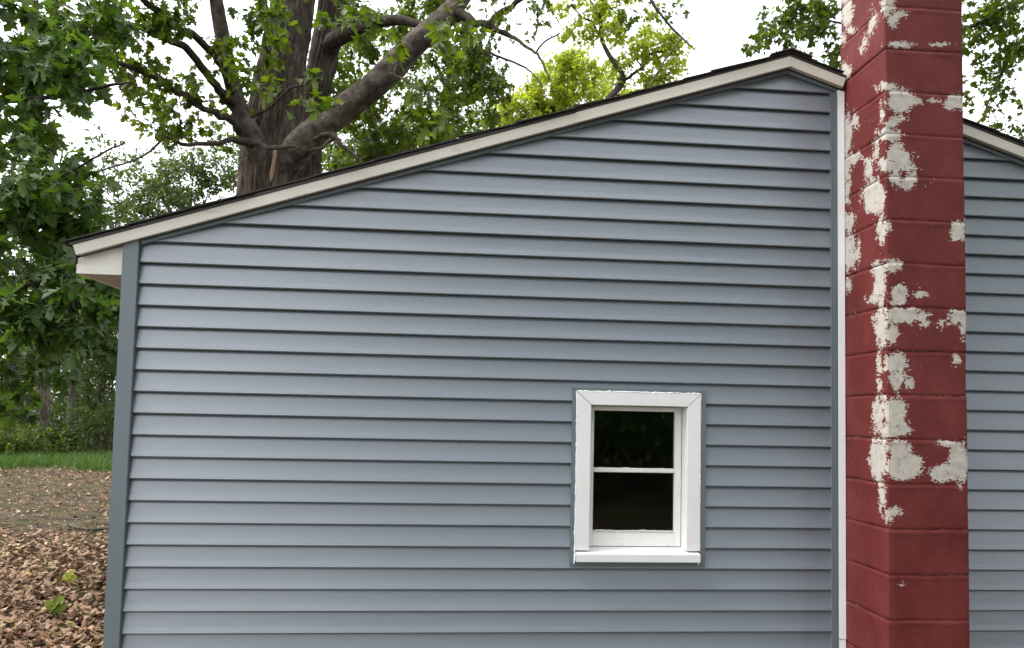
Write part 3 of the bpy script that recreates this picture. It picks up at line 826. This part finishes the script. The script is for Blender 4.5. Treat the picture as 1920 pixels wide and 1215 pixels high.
mb_ = [
 # sprays round the right limb, lit from behind
 pblob(660, 40, 70, 50, 15, 1.6, 72, .13), pblob(745, 95, 80, 60, 15, 1.6, 65, .13), pblob(640, 150, 60, 45, 15, 1.0, 48, .13),
 pblob(690, 235, 80, 60, 14.5, 1.5, 120, .12), pblob(790, 215, 75, 70, 14.5, 1.5, 120, .12), pblob(860, 130, 70, 70, 14.3, 1.5, 104, .12),
 pblob(815, 30, 60, 45, 14.5, 1.4, 65, .13), pblob(885, 195, 55, 55, 12.5, 1.2, 72, .11), pblob(920, 130, 34, 60, 11.5, .9, 30, .11), pblob(880, 80, 50, 30, 11, 1, 36, .11),
 pblob(935, 20, 45, 25, 11, 1, 20, .11), pblob(725, 300, 70, 30, 15, 1.2, 72, .11), pblob(800, 270, 50, 30, 14, 1, 48, .11), pblob(620, 300, 30, 40, 15, 1, 48, .11),
 pblob(940, 195, 25, 30, 12, .8, 10, .11), pblob(905, 265, 16, 12, 12, .5, 4, .10),
 pblob(1040, 0, 40, 14, 11, .8, 10, .10), pblob(1195, 8, 40, 20, 11, .8, 11, .10), pblob(1272, 15, 14, 30, 10.5, .5, 7, .09), pblob(1010, 20, 20, 18, 11, .6, 4, .1),
 # bigger leaves nearer over the roof
 pblob(690, 60, 40, 40, 8, .8, 4, .16), pblob(855, 80, 35, 45, 8, .8, 6, .16), pblob(600, 195, 35, 45, 8.5, .7, 5, .16), pblob(790, 215, 45, 30, 8.5, .8, 5, .15), pblob(700, 20, 90, 20, 8, .8, 5, .16),
 pblob(620, 15, 60, 30, 8.5, .8, 6, .16), pblob(500, 70, 22, 45, 9, .5, 8, .16), pblob(485, 135, 22, 35, 9, .5, 7, .15), pblob(540, 10, 60, 18, 9, .6, 6, .16),
 # left of the trunk
 pblob(330, 215, 60, 40, 11.5, 1.3, 29, .13), pblob(380, 170, 45, 35, 11.5, 1.2, 21, .13), pblob(300, 175, 45, 35, 11, 1.2, 21, .13), pblob(420, 240, 35, 30, 14.5, 1, 17, .12),
 pblob(270, 215, 30, 25, 10.5, .8, 9, .12), pblob(300, 235, 40, 20, 10.5, .8, 10, .12), pblob(455, 130, 30, 60, 11.5, 1, 17, .13), pblob(240, 75, 60, 35, 10, 1.1, 21, .13), pblob(350, 30, 70, 30, 10.5, 1.2, 25, .13),
 pblob(160, 55, 60, 40, 9.3, 1.1, 25, .13), pblob(280, 15, 70, 22, 9.6, 1, 19, .13), pblob(180, 130, 40, 20, 9.5, .8, 8, .12), pblob(440, 30, 50, 40, 11, 1, 21, .13), pblob(245, 105, 40, 30, 9.6, .8, 9, .13),
 # the crown above the frame
 pblob(300, -180, 320, 130, 11, 2.5, 150, .14), pblob(650, -170, 300, 140, 13, 2.8, 190, .14), pblob(950, -190, 220, 120, 12, 2.2, 90, .13),
 pblob(550, -480, 420, 170, 13.5, 3, 180, .15), pblob(150, -420, 260, 150, 11, 2.2, 80, .15), pblob(900, -460, 230, 140, 13, 2.2, 70, .15)]
maple = make_tree('maple_tree', 'huge maple with furrowed forked trunk rising behind the low end of the roof', tb_g, [main, (P2, R2)], limbs, mb_, M['leaf'], M['bark'], LOBED, ridges=21, trunk_sides=72, singles=300)
# torn pale strip of wood on its trunk
Vt, qt = tube(catmull([at(517, 278, TD-.55), at(515, 300, TD-.57), at(507, 342, TD-.57)], 5), np.interp(np.arange(11), [0, 2, 5, 8, 10], [.016, .034, .026, .030, .004]), 7, .5)
o = link('torn_wood', np_mesh('torn_wood', Vt-tb_g, qt), M['raw_wood'], maple)
o['label'] = 'pale torn strip of bare wood on the trunk'

# --- oak just left of the house whose low boughs fill the left edge
OB = np.array([-7.0, 2.6, 0.0])
otr = (np.array([OB+[0, 0, -.2], OB+[0, 0, .6], OB+[.05, 0, 2], OB+[.2, .1, 4], OB+[.3, .1, 6.5], OB+[.4, .2, 9]]), np.array([.5, .33, .29, .25, .18, .06]))
def bough(z0, spec):
    P, R_ = limb_world(spec)
    s = OB+np.array([.12, .05, z0])
    m_ = (s+P[0])/2+np.array([0, 0, .2])
    return np.vstack([s, m_, P]), np.concatenate([[R_[0]*1.6+.02, R_[0]*1.2+.01], R_])
olimbs = [
 bough(4.2, [(-120, 205, 6.4, 12), (0, 191, 6.3, 9), (80, 184, 6.2, 8), (150, 173, 6.1, 7), (205, 160, 6, 6), (245, 154, 5.9, 4)]),
 bough(5.0, [(-140, 120, 6.8, 14), (0, 94, 6.6, 8), (90, 88, 6.5, 6), (150, 60, 6.4, 4)]),
 bough(3.4, [(-120, 380, 6.4, 9), (0, 366, 6.2, 7), (60, 352, 6.1, 6), (130, 322, 6, 5), (185, 292, 5.9, 4), (235, 266, 5.8, 3)]),
 bough(2.8, [(-120, 545, 6, 12), (0, 545, 5.8, 9), (50, 534, 5.7, 8), (90, 520, 5.6, 6), (150, 490, 5.6, 3)]),
 bough(2.4, [(-120, 640, 6.4, 10), (0, 648, 6.6, 7), (70, 632, 6.7, 5), (130, 610, 6.8, 3)]),
 bough(3.8, [(-120, 300, 6.6, 9), (-20, 290, 6.6, 7), (40, 250, 6.5, 5), (70, 210, 6.4, 3)]),
]
ob = [
 pblob(60, 40, 90, 55, 6.6, 1.0, 44, 0.139), pblob(150, 25, 60, 30, 6.8, .8, 20, 0.131), pblob(40, 140, 70, 45, 6.3, .8, 33, 0.139), pblob(115, 120, 40, 40, 6.2, .6, 14, 0.139), pblob(130, 150, 25, 40, 6.0, .4, 8, 0.131), pblob(20, 235, 50, 40, 6.5, .8, 9, 0.131),
 pblob(85, 215, 45, 30, 6.3, .6, 7, 0.123), pblob(40, 320, 70, 50, 6.3, .9, 16, 0.123), pblob(110, 300, 40, 35, 6.1, .6, 6, 0.123), pblob(40, 400, 70, 45, 6.0, .9, 39, 0.131), pblob(110, 375, 40, 35, 6.1, .7, 15, 0.123),
 pblob(50, 480, 80, 45, 6.0, .9, 41, 0.131), pblob(60, 590, 80, 50, 5.6, .8, 36, 0.139), pblob(150, 560, 45, 45, 5.7, .6, 21, 0.131), pblob(185, 610, 35, 40, 5.6, .5, 14, 0.131), pblob(50, 680, 70, 30, 6.2, .7, 24, 0.131), pblob(160, 530, 50, 20, 6, .5, 9, 0.131), pblob(195, 650, 22, 25, 5.8, .4, 7, 0.131), pblob(70, 725, 40, 20, 6.2, .5, 8, 0.131), pblob(10, 770, 25, 18, 6.4, .5, 6, 0.131),
 pblob(120, 440, 35, 30, 6.2, .6, 13, 0.123),
 pblob(-120, 150, 110, 220, 6.8, 1.4, 34, 0.139), pblob(-130, 520, 110, 180, 6.4, 1.3, 29, 0.139), pblob(-50, -180, 260, 160, 7, 1.6, 42, 0.139)]
oak = make_tree('oak_tree', 'low-hanging oak boughs with large lobed leaves left of the eave', OB, [otr], olimbs, ob, M['leaf_dark'], M['bark_dark'], LOBED, twig=.30, twig_r=.003, branchlets=3, leaf_n=8, singles=300)

# --- yellow-green trees beyond the ridge
YB = at(1120, 400, 24); YB[2] = 0
ytr = (np.vstack([[YB+[0, 0, -.2], YB+[0, 0, 2]], np.array([at(1112, 260, 24), at(1135, 195, 24), at(1163, 160, 24), at(1166, 138, 24), at(1140, 100, 24), at(1128, 70, 24), at(1126, 30, 24), at(1130, 0, 24), at(1136, -60, 24)])]), np.array([.34, .28, .14, .11, .10, .085, .07, .06, .055, .045, .02]))
yl = [L((1163, 158, 24, 7), (1185, 140, 24, 6), (1203, 126, 24, 6), (1210, 106, 24, 5), (1235, 98, 24, 4), (1262, 92, 24, 3)), L((1195, 136, 24, 4), (1220, 148, 24, 3), (1242, 152, 23.8, 2)),
      L((1128, 74, 24, 4), (1110, 42, 24, 4), (1092, 32, 24, 3), (1070, 10, 24, 2)), L((1202, 124, 24, 3), (1192, 108, 24, 3), (1188, 98, 24, 2)), L((1150, 175, 24, 4), (1170, 182, 24, 3))]
yb = [pblob(1140, 20, 35, 30, 24, 1, 70, .15), pblob(1150, 60, 32, 26, 24, 1, 60, .15), pblob(1095, 55, 40, 22, 24, 1, 50, .14), pblob(1060, 62, 20, 14, 24, .8, 18, .14), pblob(1215, 50, 30, 26, 24, 1, 45, .14), pblob(1270, 80, 34, 26, 24, 1, 60, .15),
      pblob(1225, 90, 45, 22, 24, 1.2, 70, .15), pblob(1250, 120, 40, 24, 24, 1.1, 60, .14), pblob(1180, 110, 40, 30, 24, 1.2, 70, .14), pblob(1240, 150, 34, 22, 24, 1, 40, .14), pblob(1180, 160, 40, 28, 24.5, 1.2, 60, .14), pblob(1080, 15, 50, 18, 24, 1, 36, .14), pblob(1165, -40, 90, 40, 24, 1.6, 120, .15)]
make_tree('maple_tree', 'yellow-green tree with thin crooked dark stem showing above the roof', YB, [ytr], yl, yb, M['leaf_bright'], M['bark_dark'], MID, twig=.5, twig_r=.006)
GB = at(1030, 400, 34); GB[2] = 0
gtr = (np.vstack([[GB+[0, 0, -.2], GB+[0, 0, 2.5]], np.array([at(1035, 260, 34), at(1045, 190, 34), at(1060, 120, 34)])]), np.array([.4, .32, .2, .14, .05]))
gb = [pblob(1050, 130, 40, 24, 34, 1.8, 164, .2), pblob(1090, 140, 50, 45, 34, 2, 292, .2), pblob(1030, 180, 60, 45, 34, 2.2, 419, .2), pblob(975, 215, 50, 35, 34, 2, 292, .2), pblob(1090, 200, 70, 40, 34, 2.2, 382, .2), pblob(1150, 190, 40, 40, 36, 2, 153, .18), pblob(940, 240, 40, 25, 34, 1.6, 153, .18), pblob(1010, 250, 90, 40, 34, 2, 255, .2), pblob(1140, 140, 20, 30, 35, 1.4, 51, .18), pblob(1230, 172, 30, 14, 36, 1.4, 37, .18)]
make_tree('maple_tree', 'bright lime-green tree crown farthest behind the roof slope', GB, [gtr], [], gb, M['leaf_bright'], M['bark_dark'], DIA, twig=.6, twig_r=.006)

# --- tree at the right, behind the chimney
RB = at(2180, 500, 13); RB[2] = 0
rtr = (np.vstack([[RB+[0, 0, -.2], RB+[0, 0, 1.5]], np.array([RB+[0, 0, 4], RB+[-.1, 0, 7], RB+[-.2, 0, 10.5]])]), np.array([.5, .36, .3, .22, .06]))
rl = [L((2185, -70, 12.8, 24), (2050, -50, 12.5, 18), (1960, -22, 12.2, 15), (1900, 8, 12, 12), (1860, 28, 11.9, 10), (1815, 50, 11.8, 8), (1740, 70, 11.6, 6), (1640, 60, 11.4, 5), (1560, 40, 11.2, 4), (1490, 30, 11, 2)),
      L((2185, 60, 12.8, 14), (2040, 80, 12.5, 8), (1940, 84, 12.2, 6), (1910, 92, 12.1, 5), (1890, 110, 12, 5), (1878, 140, 11.9, 4), (1860, 175, 11.8, 3), (1848, 205, 11.7, 2))]
rb = [pblob(1500, 20, 60, 25, 11, .9, 44, .11), pblob(1550, 55, 40, 35, 11.2, .8, 36, .11), pblob(1440, 60, 30, 26, 10.8, .7, 26, .10), pblob(1480, 85, 24, 22, 10.8, .6, 12, .10), pblob(1415, 85, 12, 10, 10.6, .4, 5, .10), pblob(1555, 110, 26, 18, 11, .6, 18, .11), pblob(1525, 75, 26, 20, 11, .6, 12, .10),
      pblob(1850, 55, 40, 40, 12, 1, 46, .11), pblob(1900, 75, 35, 40, 12, 1, 40, .11), pblob(1855, 115, 40, 40, 12, 1, 46, .11), pblob(1840, 165, 26, 26, 12, .8, 18, .10), pblob(1905, 165, 22, 30, 12, .8, 18, .10), pblob(1870, 215, 26, 22, 12, .8, 10, .10), pblob(1915, 255, 16, 20, 12, .6, 10, .11), pblob(1840, 10, 50, 22, 12, 1, 26, .11), pblob(1920, 15, 40, 30, 12, 1, 26, .11),
      pblob(2050, 60, 110, 160, 12.4, 1.8, 180, .12), pblob(1700, -110, 330, 90, 12, 2, 240, .12), pblob(2150, -250, 300, 160, 13, 2.5, 240, .13), pblob(1700, 60, 90, 50, 11.6, 1, 40, .11)]
make_tree('maple_tree', 'leafy tree with drooping limbs behind the red chimney at the right', RB, [rtr], rl, rb, M['leaf'], M['bark_dark'], MID, twig=.4)
# bare dead twig hanging against the sky
DB = at(1200, -60, 10.5)
P, R_ = L((1060, -260, 11.1, 9), (1140, -170, 10.8, 8), (1200, -60, 10.5, 7), (1222, 2, 10.5, 6), (1240, 28, 10.5, 5), (1262, 55, 10.5, 4.5), (1278, 70, 10.5, 4), (1304, 95, 10.4, 2))
Vt, qt = tube(catmull(np.hstack([P, R_[:, None]]), 4)[:, :3], catmull(np.hstack([P, R_[:, None]]), 4)[:, 3], 7)
P, R_ = L((1279, 71, 10.5, 4), (1250, 108, 10.4, 3), (1230, 140, 10.3, 2.6), (1212, 172, 10.2, 2))
Vu, qu = tube(catmull(np.hstack([P, R_[:, None]]), 4)[:, :3], catmull(np.hstack([P, R_[:, None]]), 4)[:, 3], 6)
link('dead_limb', np_mesh('dead_limb', np.vstack([Vt, Vu])-tb_g, np.vstack([qt, qu+len(Vt)]), smooth=True), M['bark_grey'], maple)

# --- the wood edge at the left
def simple_tree(name, label, u, v, h, r, lean, blobs, leafm, barkm, limbs_n=5, template=DIA, group=None, twig=.5):
    b = ground_at(u, v); b[2] = 0
    top_ = b+np.array([lean[0], lean[1], h])
    P = catmull([b+[0, 0, -.2], b+(top_-b)*.35+RNG.normal(0, .08, 3), b+(top_-b)*.7+RNG.normal(0, .12, 3), top_], 3)
    R_ = np.interp(np.linspace(0, 1, len(P)), [0, .08, .5, 1], [r*1.35, r, r*.75, r*.15])
    lims = []
    for k in range(limbs_n):
        t = RNG.uniform(.3, .9); s = P[int(t*(len(P)-1))]
        c = blobs[RNG.integers(0, len(blobs))][0]
        e = s+(c-s)*.9
        lims.append((np.array([s, (s+e)/2+np.array([0, 0, .25]), e]), np.array([r*.35, r*.25, r*.06])))
    return make_tree(name, label, b, [(P, R_)], lims, blobs, leafm, barkm, template, group, twig=twig, twig_r=.005, trunk_sides=14)
G_ = 'trees at the edge of the wood'
simple_tree('woodland_tree', 'straight grey-trunked tree at the edge of the wood left of the house', 128, 856, 8.6, .15, (.45, .2),
  [pblob(150, 470, 80, 60, 22, 2, 260, .13), pblob(60, 560, 90, 70, 23, 2, 260, .13), pblob(190, 390, 60, 50, 23, 2, 160, .13), pblob(190, 620, 60, 50, 22, 1.6, 180, .12), pblob(110, 640, 60, 40, 21, 1.4, 120, .12), pblob(160, 300, 110, 60, 24, 2.4, 110, .13), pblob(215, 560, 45, 80, 22, 2, 190, .13)], M['leaf_wood'], M['bark_grey'], 6, DIA, G_)
simple_tree('woodland_tree', 'slim dark sapling with crossing stems near the left edge of the wood', 45, 850, 6.5, .09, (.3, .1),
  [pblob(40, 640, 70, 50, 24, 1.8, 240, .12), pblob(70, 700, 50, 35, 23, 1.4, 130, .11), pblob(20, 560, 60, 50, 25, 1.8, 150, .12)], M['leaf_wood'], M['bark_dark'], 4, DIA, G_)
simple_tree('woodland_tree', 'young dark-stemmed tree beside the house corner at the wood edge', 178, 852, 8, .10, (.2, .1),
  [pblob(200, 690, 45, 40, 23, 1.4, 190, .11), pblob(180, 740, 45, 30, 24, 1.4, 120, .10), pblob(215, 620, 50, 50, 24, 1.6, 150, .12)], M['leaf_wood'], M['bark_dark'], 5, DIA, G_)
simple_tree('woodland_tree', 'brown-trunked tree deeper in the wood beyond the sapling', 78, 838, 9, .26, (-.5, .4),
  [pblob(60, 440, 120, 90, 29, 2.6, 300, .14), pblob(-60, 560, 100, 120, 29, 2.6, 200, .14), pblob(110, 340, 90, 60, 30, 2.6, 120, .14), pblob(120, 560, 90, 80, 30, 2.4, 220, .13)], M['leaf_wood'], M['bark'], 5, DIA, G_)
# tree standing behind the maple, its crown filling the gap above the eave
simple_tree('woodland_tree', 'hazy blue-green tree between the eave and the maple trunk', 300, 850, 9, .22, (.5, .3),
  [pblob(340, 340, 70, 40, 22, 2, 260, .13), pblob(400, 320, 50, 40, 22, 1.8, 190, .13), pblob(250, 350, 70, 40, 22, 2, 180, .12), pblob(300, 400, 100, 40, 22, 2, 260, .13), pblob(420, 270, 40, 30, 23, 1.6, 80, .12), pblob(230, 300, 50, 30, 23, 1.6, 40, .12), pblob(300, 310, 50, 30, 23, 1.6, 50, .12)], M['leaf_wood'], M['bark_grey'], 6, DIA, G_)
simple_tree('woodland_tree', 'mid-green tree seen between the maple limb and the roof', 720, 840, 9, .22, (.5, .3),
  [pblob(700, 290, 90, 50, 26, 2, 442, .15), pblob(800, 260, 80, 50, 26, 2, 374, .15), pblob(880, 235, 60, 40, 26, 2, 119, .15), pblob(620, 330, 60, 60, 26, 2, 340, .15), pblob(850, 120, 70, 70, 27, 2, 160, .15), pblob(640, 120, 70, 80, 27, 2, 200, .15), pblob(740, 60, 110, 60, 27, 2, 200, .15), pblob(740, 200, 130, 60, 26, 2, 255, .15), pblob(640, 240, 60, 60, 26, 2, 204, .15)], M['leaf_mid'], M['bark_grey'], 6, DIA, G_)
for u_, v_, h_, lab in ((168, 852, 4.6, 'hair-thin bent sapling right of the grey trunk'), (192, 850, 5.4, 'thin leaning sapling between grey trunk and house corner'), (214, 856, 5.0, 'thin upright sapling almost touching the corner post')):
    simple_tree('sapling', lab, u_, v_, h_, .035, (RNG.normal(0, .35), .1), [pblob(u_+RNG.normal(0, 10), 690, 30, 40, 23, 1, 60, .1), pblob(u_, 760, 24, 30, 23, .8, 30, .09)], M['leaf_wood'], M['bark_dark'], 4, DIA, 'saplings at the edge of the wood', .3)
def shrub(name, label, u, v, w, h, n, size, leafm, group, d=None):
    b = ground_at(u, v); b[2] = 0
    stems = []
    for k in range(7):
        a = RNG.uniform(0, 6.28); e = b+np.array([math.cos(a)*w*.6*RNG.random(), math.sin(a)*w*.6*RNG.random(), h*RNG.uniform(.6, 1)])
        stems.append((np.array([b+[RNG.normal(0, .05), RNG.normal(0, .05), -.05], (b+e)/2+RNG.normal(0, .06, 3), e]), np.array([.022, .015, .005])))
    bl = [wblob(b[0]+RNG.normal(0, w*.35), b[1]+RNG.normal(0, w*.25), h*RNG.uniform(.25, .75), w*.5, w*.45, h*.36, n/5, size) for _ in range(5)]
    return make_tree(name, label, b, [], stems, bl, leafm, M['bark_dark'], DIA, group, 'shrub', leaf_n=8, twig=.22, twig_r=.003)
GS = 'shrubs along the edge of the wood'
shrub('shrub', 'rounded light-green shrub at the left edge beside the grass', 35, 862, 1.7, 1.35, 420, .10, M['leaf'], GS)
shrub('shrub', 'dark low shrub under the grey-trunked tree', 105, 857, 1.2, 1.1, 300, .09, M['leaf_wood'], GS)
shrub('shrub', 'tall loose shrub closest to the house corner', 200, 858, 1.3, 1.9, 320, .09, M['leaf_wood'], GS)
shrub('shrub', 'shadowed shrub between the grey trunk and the dark-stemmed tree', 155, 850, 1.4, 1.9, 330, .09, M['leaf_wood'], GS)
shrub('shrub', 'small shrub cut by the left picture edge behind the sapling', -20, 852, 1.8, 1.7, 320, .10, M['leaf_wood'], GS)
# far wood, one mass
fb = []
for k in range(26):
    u = RNG.uniform(-500, 330)
    fb.append(pblob(u, RNG.uniform(520, 800), 95, 60, RNG.uniform(36, 50), 3, 420, .2))
for k in range(30): fb.append(pblob(RNG.uniform(300, 1500), RNG.uniform(560, 800), 110, 60, RNG.uniform(38, 50), 3, 260, .22))
for k in range(10): fb.append(pblob(RNG.uniform(-500, 200), RNG.uniform(330, 520), 120, 70, RNG.uniform(38, 50), 3, 110, .2))
tbv, tev, lp, la, lu, ls, lr = scatter(fb, np.array([at(0, 600, 60)]), 8, .6)
keep = lp[:, 2] > .1
tag(link('far_wood', leaves_mesh('far_wood', lp[keep], la[keep], lu[keep], ls[keep], DIA, lr[keep], np.zeros(3)), M['leaf_wood']), 'distant green wood behind the shrubs at the left', 'wood', kind='stuff')
# pale house glimpsed through the leaves
fh = at(-60, 790, 52); fh[2] = 0
fhe = empty('far_house', fh); tag(fhe, 'white house wall glimpsed through leaves at the far left edge', 'house')
mb = MB(); mb.box(fh[0]-5, fh[0]+4.2, fh[1], fh[1]+6, 0, 3.1); mb.build('wall', M['farwall'], fhe, origin=fh)
mb = MB(); mb.quadprism([(fh[0]-5.4, fh[1]-.4, 3.1), (fh[0]+4.6, fh[1]-.4, 3.1), (fh[0]+4.6, fh[1]-.4, 3.3), (fh[0]-5.4, fh[1]-.4, 3.3), (fh[0]-5.4, fh[1]+3, 4.6), (fh[0]+4.6, fh[1]+3, 4.6), (fh[0]+4.6, fh[1]+3, 4.8), (fh[0]-5.4, fh[1]+3, 4.8)]); mb.build('roof', M['shingle'], fhe, origin=fh)
mb = MB(); mb.box(fh[0]+.5, fh[0]+1.6, fh[1]-.04, fh[1]-.002, 1.1, 2.3); mb.build('window', M['dark_metal'], fhe, origin=fh)
mb = MB(); mb.box(fh[0]-3, fh[0]-2, fh[1]-.04, fh[1]-.002, .05, 2.15); mb.build('door', M['soffit'], fhe, origin=fh)

# ------------------------------------------------------------------ ground cover
def in_house(x, y, m=.02): return (x > -.06-m) & (x < 6.42+m) & (y > -.0-m) & (y < HD+m)
def litter(n, pts, size):
    a = RNG.uniform(0, 6.28, n)
    ax = norm(np.stack([np.cos(a), np.sin(a), RNG.normal(0, .25, n)], -1))
    up = np.array([0, 0, 1.])+RNG.normal(0, .38, (n, 3))
    up[:, 2] *= np.where(RNG.random(n) < .5, 1, -1)
    p = np.stack([pts[:, 0], pts[:, 1], gz(pts[:, 0], pts[:, 1])+.012+.02*RNG.random(n)], -1)
    return p, ax, up, size*(.55+.7*RNG.random(n)), np.clip(RNG.normal(.46, .30, n), 0, 1), RNG.uniform(-1, 3.4, n)
def field(n, x0, x1, y0, y1, dens):
    x = RNG.uniform(x0, x1, n); y = RNG.uniform(y0, y1, n)
    k = (RNG.random(n) < dens(x, y)) & ~in_house(x, y)
    return np.stack([x[k], y[k]], -1)
def patch(x, y): return .5+.5*np.sin(x*1.3+1)*np.sin(y*.9+x*.4)
pts = np.vstack([
  field(30000, -5, 0, -1.2, 5.6, lambda x, y: np.clip(1.1-.28*np.maximum(y-2.2, 0), .08, 1)),
  field(9000, -9, -.1, 4.5, 12, lambda x, y: .10+.22*patch(x, y)),
  field(9000, -14, -.5, 11, 17, lambda x, y: .10+.5*np.exp(-((y-14.2-.25*(x+7))/1.1)**2)),
  field(9000, -9, 8, -6, -.02, lambda x, y: .35)])
nb = len(pts)
frag = field(26000, -10, -.05, 3.5, 16, lambda x, y: .25+.55*patch(x*2.1, y*1.6)**2)
pts = np.vstack([pts, frag])
lt = litter(len(pts), pts, np.concatenate([np.full(nb, .064), np.full(len(frag), .026)]))
tag(link('leaf_litter', leaves_mesh('leaf_litter', lt[0], lt[1], lt[2], lt[3], OAK, lt[4], np.zeros(3), lt[5]), M['litter']), 'brown fallen leaves strewn over the yard', 'leaves', kind='stuff')
# grass belt before the wood
def blades(pts, h):
    n = len(pts)
    a = RNG.uniform(0, 6.28, n); w = .006+.006*RNG.random(n)
    hh = h*(.5+.8*RNG.random(n))
    b = np.stack([pts[:, 0], pts[:, 1], gz(pts[:, 0], pts[:, 1])], -1)
    s = np.stack([np.cos(a)*w, np.sin(a)*w, 0*a], -1)
    ln = RNG.normal(0, .45, (n, 2))*hh[:, None]
    tip = b+np.concatenate([ln, hh[:, None]], 1)
    mid = b+np.concatenate([ln*.35, hh[:, None]*.6], 1)
    V = np.stack([b-s, b+s, mid+s*.7, mid-s*.7, tip], 1).reshape(-1, 3)
    o = np.arange(n)[:, None]*5
    return V, [(o+np.array([[0, 1, 2, 3]])), (o+np.array([[3, 2, 4]]))], np.repeat(np.clip(RNG.normal(.5, .25, n), 0, 1), 5)
gp = field(60000, -15, -2, 13, 26, lambda x, y: np.clip((y-(14.6+.22*(x+8)+.5*np.sin(x*2.1)))/1.2, 0, 1))
V, Fq, rr = blades(gp, .26)
tag(link('grass', np_mesh('grass', V, Fq, {'rnd': rr}), M['grass']), 'bright green grass strip in front of the wood', 'grass', kind='stuff')
gp2 = field(7000, -8, -.2, 3.5, 13, lambda x, y: .55*np.clip(patch(x*1.7, y*1.3+2)-.45, 0, 1))
V, Fq, rr = blades(gp2, .035)
tag(link('sparse_grass', np_mesh('sparse_grass', V, Fq, {'rnd': rr}), M['grass']), 'thin short grass in the bare mid yard', 'grass', kind='stuff')
# fallen branch
fp = [ground_at(u, v) for u, v in ((128, 994), (150, 998), (172, 999), (196, 996), (222, 992))]
fb0 = fp[0].copy(); fb0[2] = 0
Pb = np.array(fp); Pb[:, 2] = gz(Pb[:, 0], Pb[:, 1])+np.array([.05, .035, .03, .03, .04])
fbr = empty('fallen_branch', fb0); tag(fbr, 'short fallen branch lying on the bare soil by the house corner', 'branch')
Q = catmull(np.hstack([Pb, np.array([.02, .018, .016, .014, .010])[:, None]]), 4)
Vt, qt = tube(Q[:, :3], Q[:, 3], 8, .12); link('stem', np_mesh('stem', Vt-fb0, qt, smooth=True), M['bark_grey'], fbr)
p2 = ground_at(160, 1012); P2b = np.array([Pb[2], (Pb[2]+p2)/2+[0, 0, .02], p2+[0, 0, .02]])
Vt, qt = tube(P2b, [.01, .008, .004], 6, .1); link('side_shoot', np_mesh('side_shoot', Vt-fb0, qt, smooth=True), M['bark_grey'], fbr)
# seedlings
def seedling(u, v, label, n, size):
    b = ground_at(u, v); b[2] = gz(b[0], b[1])
    e = empty('seedling', b); tag(e, label, 'plant', 'seedlings among the leaf litter')
    for k in range(n):
        a = k*2.4+RNG.random()*.5; ax = norm(np.array([math.cos(a), math.sin(a)*.5, .55+.3*RNG.random()]))
        p = np.array([0, 0, .05+.012*k])
        o = link('leaf', leaves_mesh('leaf', p[None], ax[None], np.array([[0, -.8, .6]])+RNG.normal(0, .25, (1, 3)), np.array([size*(.8+.4*RNG.random())]), LOBED, np.array([.95]), np.zeros(3)), M['leaf_mid'] if n > 4 else M['leaf_bright'], e)
    Vt, qt = tube(np.array([[0, 0, 0], [.004, 0, .05], [0, .003, .05+.012*n]]), [.002, .002, .001], 5)
    link('stem', np_mesh('stem', Vt, qt), M['grass'], e)
seedling(126, 1104, 'tiny bright green seedling in the brown leaves, upper of the two', 4, .085)
seedling(100, 1162, 'larger dull green seedling in the brown leaves, lower of the two', 6, .085)

# ------------------------------------------------------------------ trees behind the viewer (they shade the right of the wall and show in the panes)
def round_tree(base, h, r):
    b = np.array(base, float)
    tr = (np.array([b+[0, 0, -.2], b+[0, 0, 1], b+[.1, 0, h*.45], b+[0, .1, h*.85]]), np.array([.42, .3, .22, .05]))
    lm = []; bl = []
    for k in range(9):
        a = k*2.4; z = h*(.38+.06*k)
        rr = r*(.75 if k < 6 else .4)
        e = b+np.array([math.cos(a)*rr, math.sin(a)*rr, z])
        lm.append((np.array([b+[0, 0, z*.7], (b+[0, 0, z*.7]+e)/2+[0, 0, .2], e]), np.array([.1, .07, .02])))
        bl.append(wblob(e[0], e[1], e[2], r*.5, r*.5, h*.13, 170, .2))
    bl.append(wblob(b[0], b[1], h*.86, r*.6, r*.6, h*.14, 220, .2))
    for k in range(6):
        a = k*1.05; bl.append(wblob(b[0]+math.cos(a)*r*.7, b[1]+math.sin(a)*r*.7, 1.1, r*.45, r*.45, 1.0, 130, .16))
    return make_tree('yard_tree', 'full leafy tree across the yard, showing dimly in the window panes', b, [tr], lm, bl, M['leaf_dark'], M['bark_dark'], DIA, 'trees across the yard', twig=.6)
rt = round_tree((7.5, -10, 0), 12, 4.0)
for loc, rz, sc in (((12.0, -6.5, 0), 1.1, 1.0), ((2.0, -13.5, 0), 2.3, 1.1), ((10.5, -16, 0), 4.0, 1.15), ((5.5, -19, 0), .6, 1.5), ((14, -1.5, 0), 5.2, .95)):
    c = rt.copy(); COL.objects.link(c); c.location = loc; c.rotation_euler = (0, 0, rz); c.scale = (sc, sc, sc)
    for ch in list(rt.children):
        d = ch.copy(); COL.objects.link(d); d.parent = c
